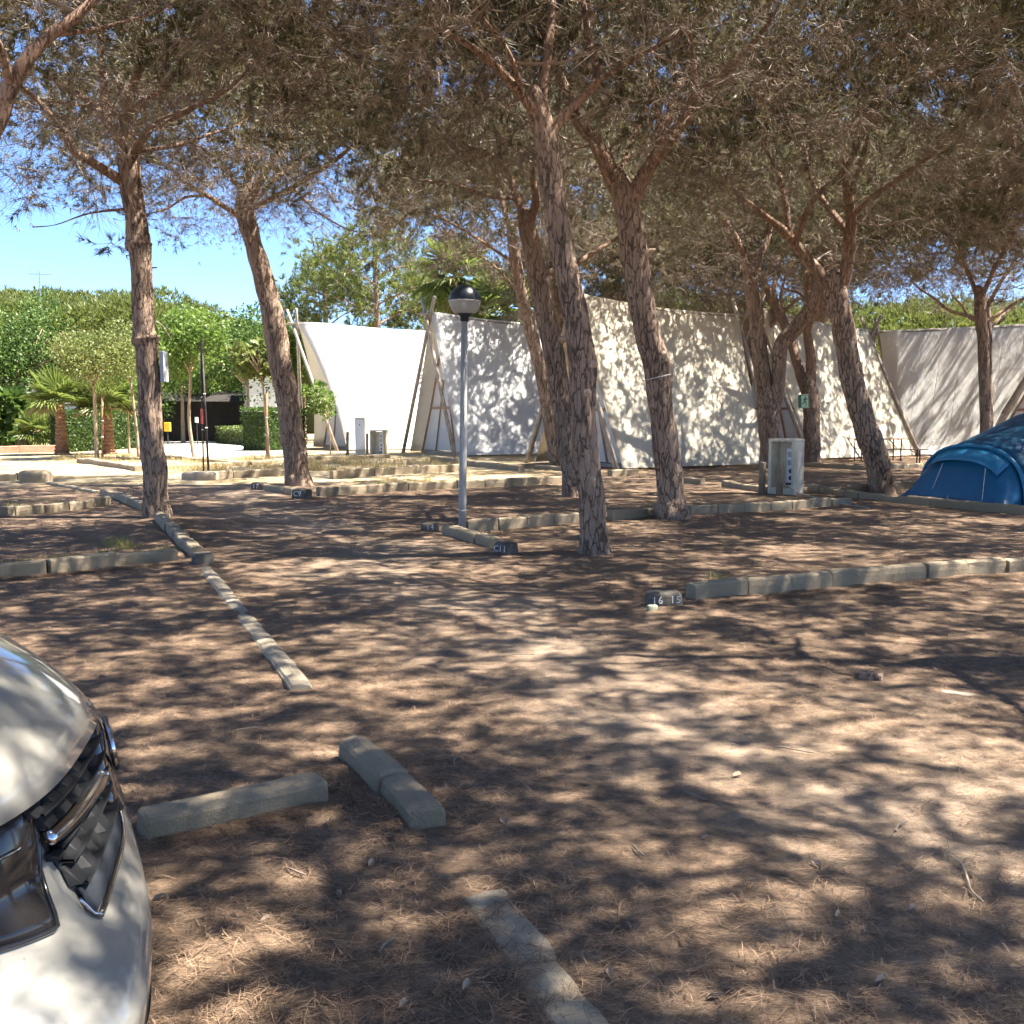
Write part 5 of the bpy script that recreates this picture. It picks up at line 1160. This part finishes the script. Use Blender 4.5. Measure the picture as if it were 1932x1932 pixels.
for row, (fa, fb) in enumerate(fr):
    for k in range(14):
        s = -.54 + 1.08*(k+.5*(row % 2))/14
        if abs(s) > .52 or abs(s) < .11 or gz_(s, fb)-gz_(s, fa) < .012: continue
        za, zb_ = gz_(s, fa)+.004, gz_(s, fb)-.004; w_ = .026
        V = [surf(s-w_, za, .006), surf(s+w_, za, .006), surf(s+w_, zb_, .006), surf(s-w_, zb_, .006), surf(s-w_*.7, za, .032), surf(s+w_*.7, za, .032), surf(s+w_*.8, zb_, .014), surf(s-w_*.8, zb_, .014)]
        mk('grille_fin', V, [(3, 2, 1, 0), (4, 5, 6, 7), (0, 1, 5, 4), (1, 2, 6, 5), (2, 3, 7, 6), (3, 0, 4, 7)], FIN, car)
for sgn in (-1, 1):
    V = []; F = []; ns = 12; ss = np.linspace(.12, .47, 24)
    for i, s in enumerate(ss):
        t_ = i/23; z = .592 + .022*t_; c_ = surf(s*sgn, z, .036); hh_ = .024*(1-.35*t_)*min(1, .55+i*.25); dd_ = .017*(1-.3*t_)
        nrm = (surf(s*sgn, z, .05)-surf(s*sgn, z, .0)).normalized(); up = (Vector((0, 0, 1))*.9-nrm*.35).normalized()
        for k in range(ns):
            a = 2*math.pi*k/ns; ca, sa = math.cos(a), math.sin(a); V.append(c_ + up*(hh_*math.copysign(abs(sa)**.7, sa)) + nrm*(dd_*math.copysign(abs(ca)**.7, ca)))
    for i in range(len(ss)-1):
        for k in range(ns): F.append((i*ns+k, i*ns+(k+1) % ns, (i+1)*ns+(k+1) % ns, (i+1)*ns+k))
    F += [tuple(range(ns)), tuple((len(ss)-1)*ns+k for k in range(ns))]
    mk('chrome_bar', V, F, CHROME, car, smooth=True)
# glossy plinth at the nose carrying a chrome badge
V = []; zc = [.71, .69, .64, .58, .53, .49, .47]; wds = [.035, .06, .075, .08, .075, .06, .03]
for z, w_ in zip(zc, wds):
    for k in range(9): s = w_*(k/4-1); V.append(surf(s, z, .045*(1-.5*abs(k/4-1)**3)))
o = mk('badge_plinth', V, [(j*9+i, (j+1)*9+i, (j+1)*9+i+1, j*9+i+1) for j in range(6) for i in range(8)], BLK, car, smooth=True); sd = o.modifiers.new('t', 'SOLIDIFY'); sd.thickness = .03; sd.offset = -1
MB().tube([surf(sx, .605+sz, .056) for sx, sz in ((0, .062), (.022, .03), (.04, 0), (.022, -.03), (0, -.062), (-.022, -.03), (-.04, 0), (-.022, .03), (0, .062))], .009, 8).go('badge', CHROME, car, smooth=True)
# satin trim and chrome line under the grille
def strip(name, za, zb_, s0, s1, m, off, th=.006, nseg=45):
    S2 = list(np.linspace(s0, s1, nseg)); V = []
    for f in (0, .5, 1):
        for s in S2: V.append(surf(s, gbot(s) - za - (zb_-za)*f, off + .005*math.sin(math.pi*f)))
    n = nseg; o = mk(name, V, [(j*n+i, (j+1)*n+i, (j+1)*n+i+1, j*n+i+1) for j in range(2) for i in range(n-1)], m, car, smooth=True); q = o.modifiers.new('t', 'SOLIDIFY'); q.thickness = th; q.offset = -1
strip('satin_trim', .003, .045, -.40, .40, GREYT, .016); strip('chrome_line', .046, .055, -.415, .415, CHROME, .016)
# headlamps
for sgn in (-1, 1):
    ss = np.linspace(.45, .93, 30); V = []; rows = 12
    for j in range(rows):
        f = j/(rows-1)
        for s in ss:
            t_ = (s-.45)/.48; top = .700 + .035*t_; bot = .69 - .205*min(1, t_/.16)**.55 + .06*max(0, t_-.2)
            V.append(surf(s*sgn, bot+(top-bot)*f, .008 + .016*math.sin(math.pi*f)*math.sin(math.pi*min(1, t_*1.0))**.5))
    n = len(ss); Fq = [(j*n+i, j*n+i+1, (j+1)*n+i+1, (j+1)*n+i) for j in range(rows-1) for i in range(n-1)]
    hl = mk('headlight', V, Fq if sgn > 0 else [q[::-1] for q in Fq], GLASS, car, smooth=True); sd = hl.modifiers.new('t', 'SOLIDIFY'); sd.thickness = .012; sd.offset = -1
    MB().tube([surf(s*sgn, .625+.06*(s-.5), .026) for s in np.linspace(.55, .88, 14)], .004, 6).go('light_strip', CHROME, hl, smooth=True)
    MB().tube([V[i] for i in range(n)], .006, 6).go('lamp_seal', BLK, hl, smooth=True)
MB().tube([surf(s, .285-.04*abs(s)**2, .002) for s in SS], .003, 5).go('panel_seam', BLK, car, smooth=True)
sheet('lower_lip', SS, [.19, .17, .15], BLK, .006)
for sgn in (-1, 1):
    y = sgn*(HW-.002); outl = [(-.515, .70), (-1.25, .92), (-2.4, .97), (-4.1, .96), (-4.25, .75), (-4.22, .3)]
    arch = lambda cx_: [(cx_-.34*math.cos(a), .31+.34*math.sin(a)) for a in np.linspace(-.1, math.pi+.1, 13)]
    poly = outl + [(-3.8, .22)] + arch(-3.45) + [(-3.08, .2), (-1.28, .2)] + arch(-.92) + [(-.56, .2)]
    n = len(poly); V = [(x, y, z*ZS) for x, z in poly] + [(x, y-sgn*.05, z*ZS) for x, z in poly]
    mk('fender_side', V, [tuple(range(n)) if sgn < 0 else tuple(range(n-1, -1, -1)), tuple(range(2*n-1, n-1, -1)) if sgn < 0 else tuple(range(n, 2*n))] + [(i, (i+1) % n, (i+1) % n+n, i+n) for i in range(n)], PAINT, car)
    for xw in (-.92, -3.45):
        wl = MB().lathe([(.2, -.11), (.31, -.115), (.34, -.09), (.345, 0), (.34, .09), (.31, .115), (.2, .11)], 28).go('wheel', RUB, car, smooth=True); wl.matrix_local = Matrix.Translation((xw, sgn*(HW-.13), .345)) @ Matrix.Rotation(R(90), 4, 'X')
        MB().lathe([(.001, -.06), (.08, -.07), (.2, -.09), (.21, -.1), (.21, .1), (.2, .09), (.08, .07), (.001, .06)], 20).go('rim', RIM, wl, smooth=True)
MB().add([(-1.22, -.78, 1.07), (-1.22, .78, 1.07), (-2.0, .62, 1.62), (-2.0, -.62, 1.62), (-3.4, .62, 1.62), (-3.4, -.62, 1.62), (-4.15, .74, 1.07), (-4.15, -.74, 1.07)], [(0, 1, 2, 3), (3, 2, 4, 5), (5, 4, 6, 7), (0, 3, 5, 7), (1, 6, 4, 2)]).go('cabin_glass', GLASS, car)
MB().box((-2.7, 0, 1.64), (1.55, 1.26, .05)).go('roof', PAINT, car, bevel=.02)
MB().box((-2.35, 0, .56), (3.3, 1.6, .66)).go('body_core', GRL, car)
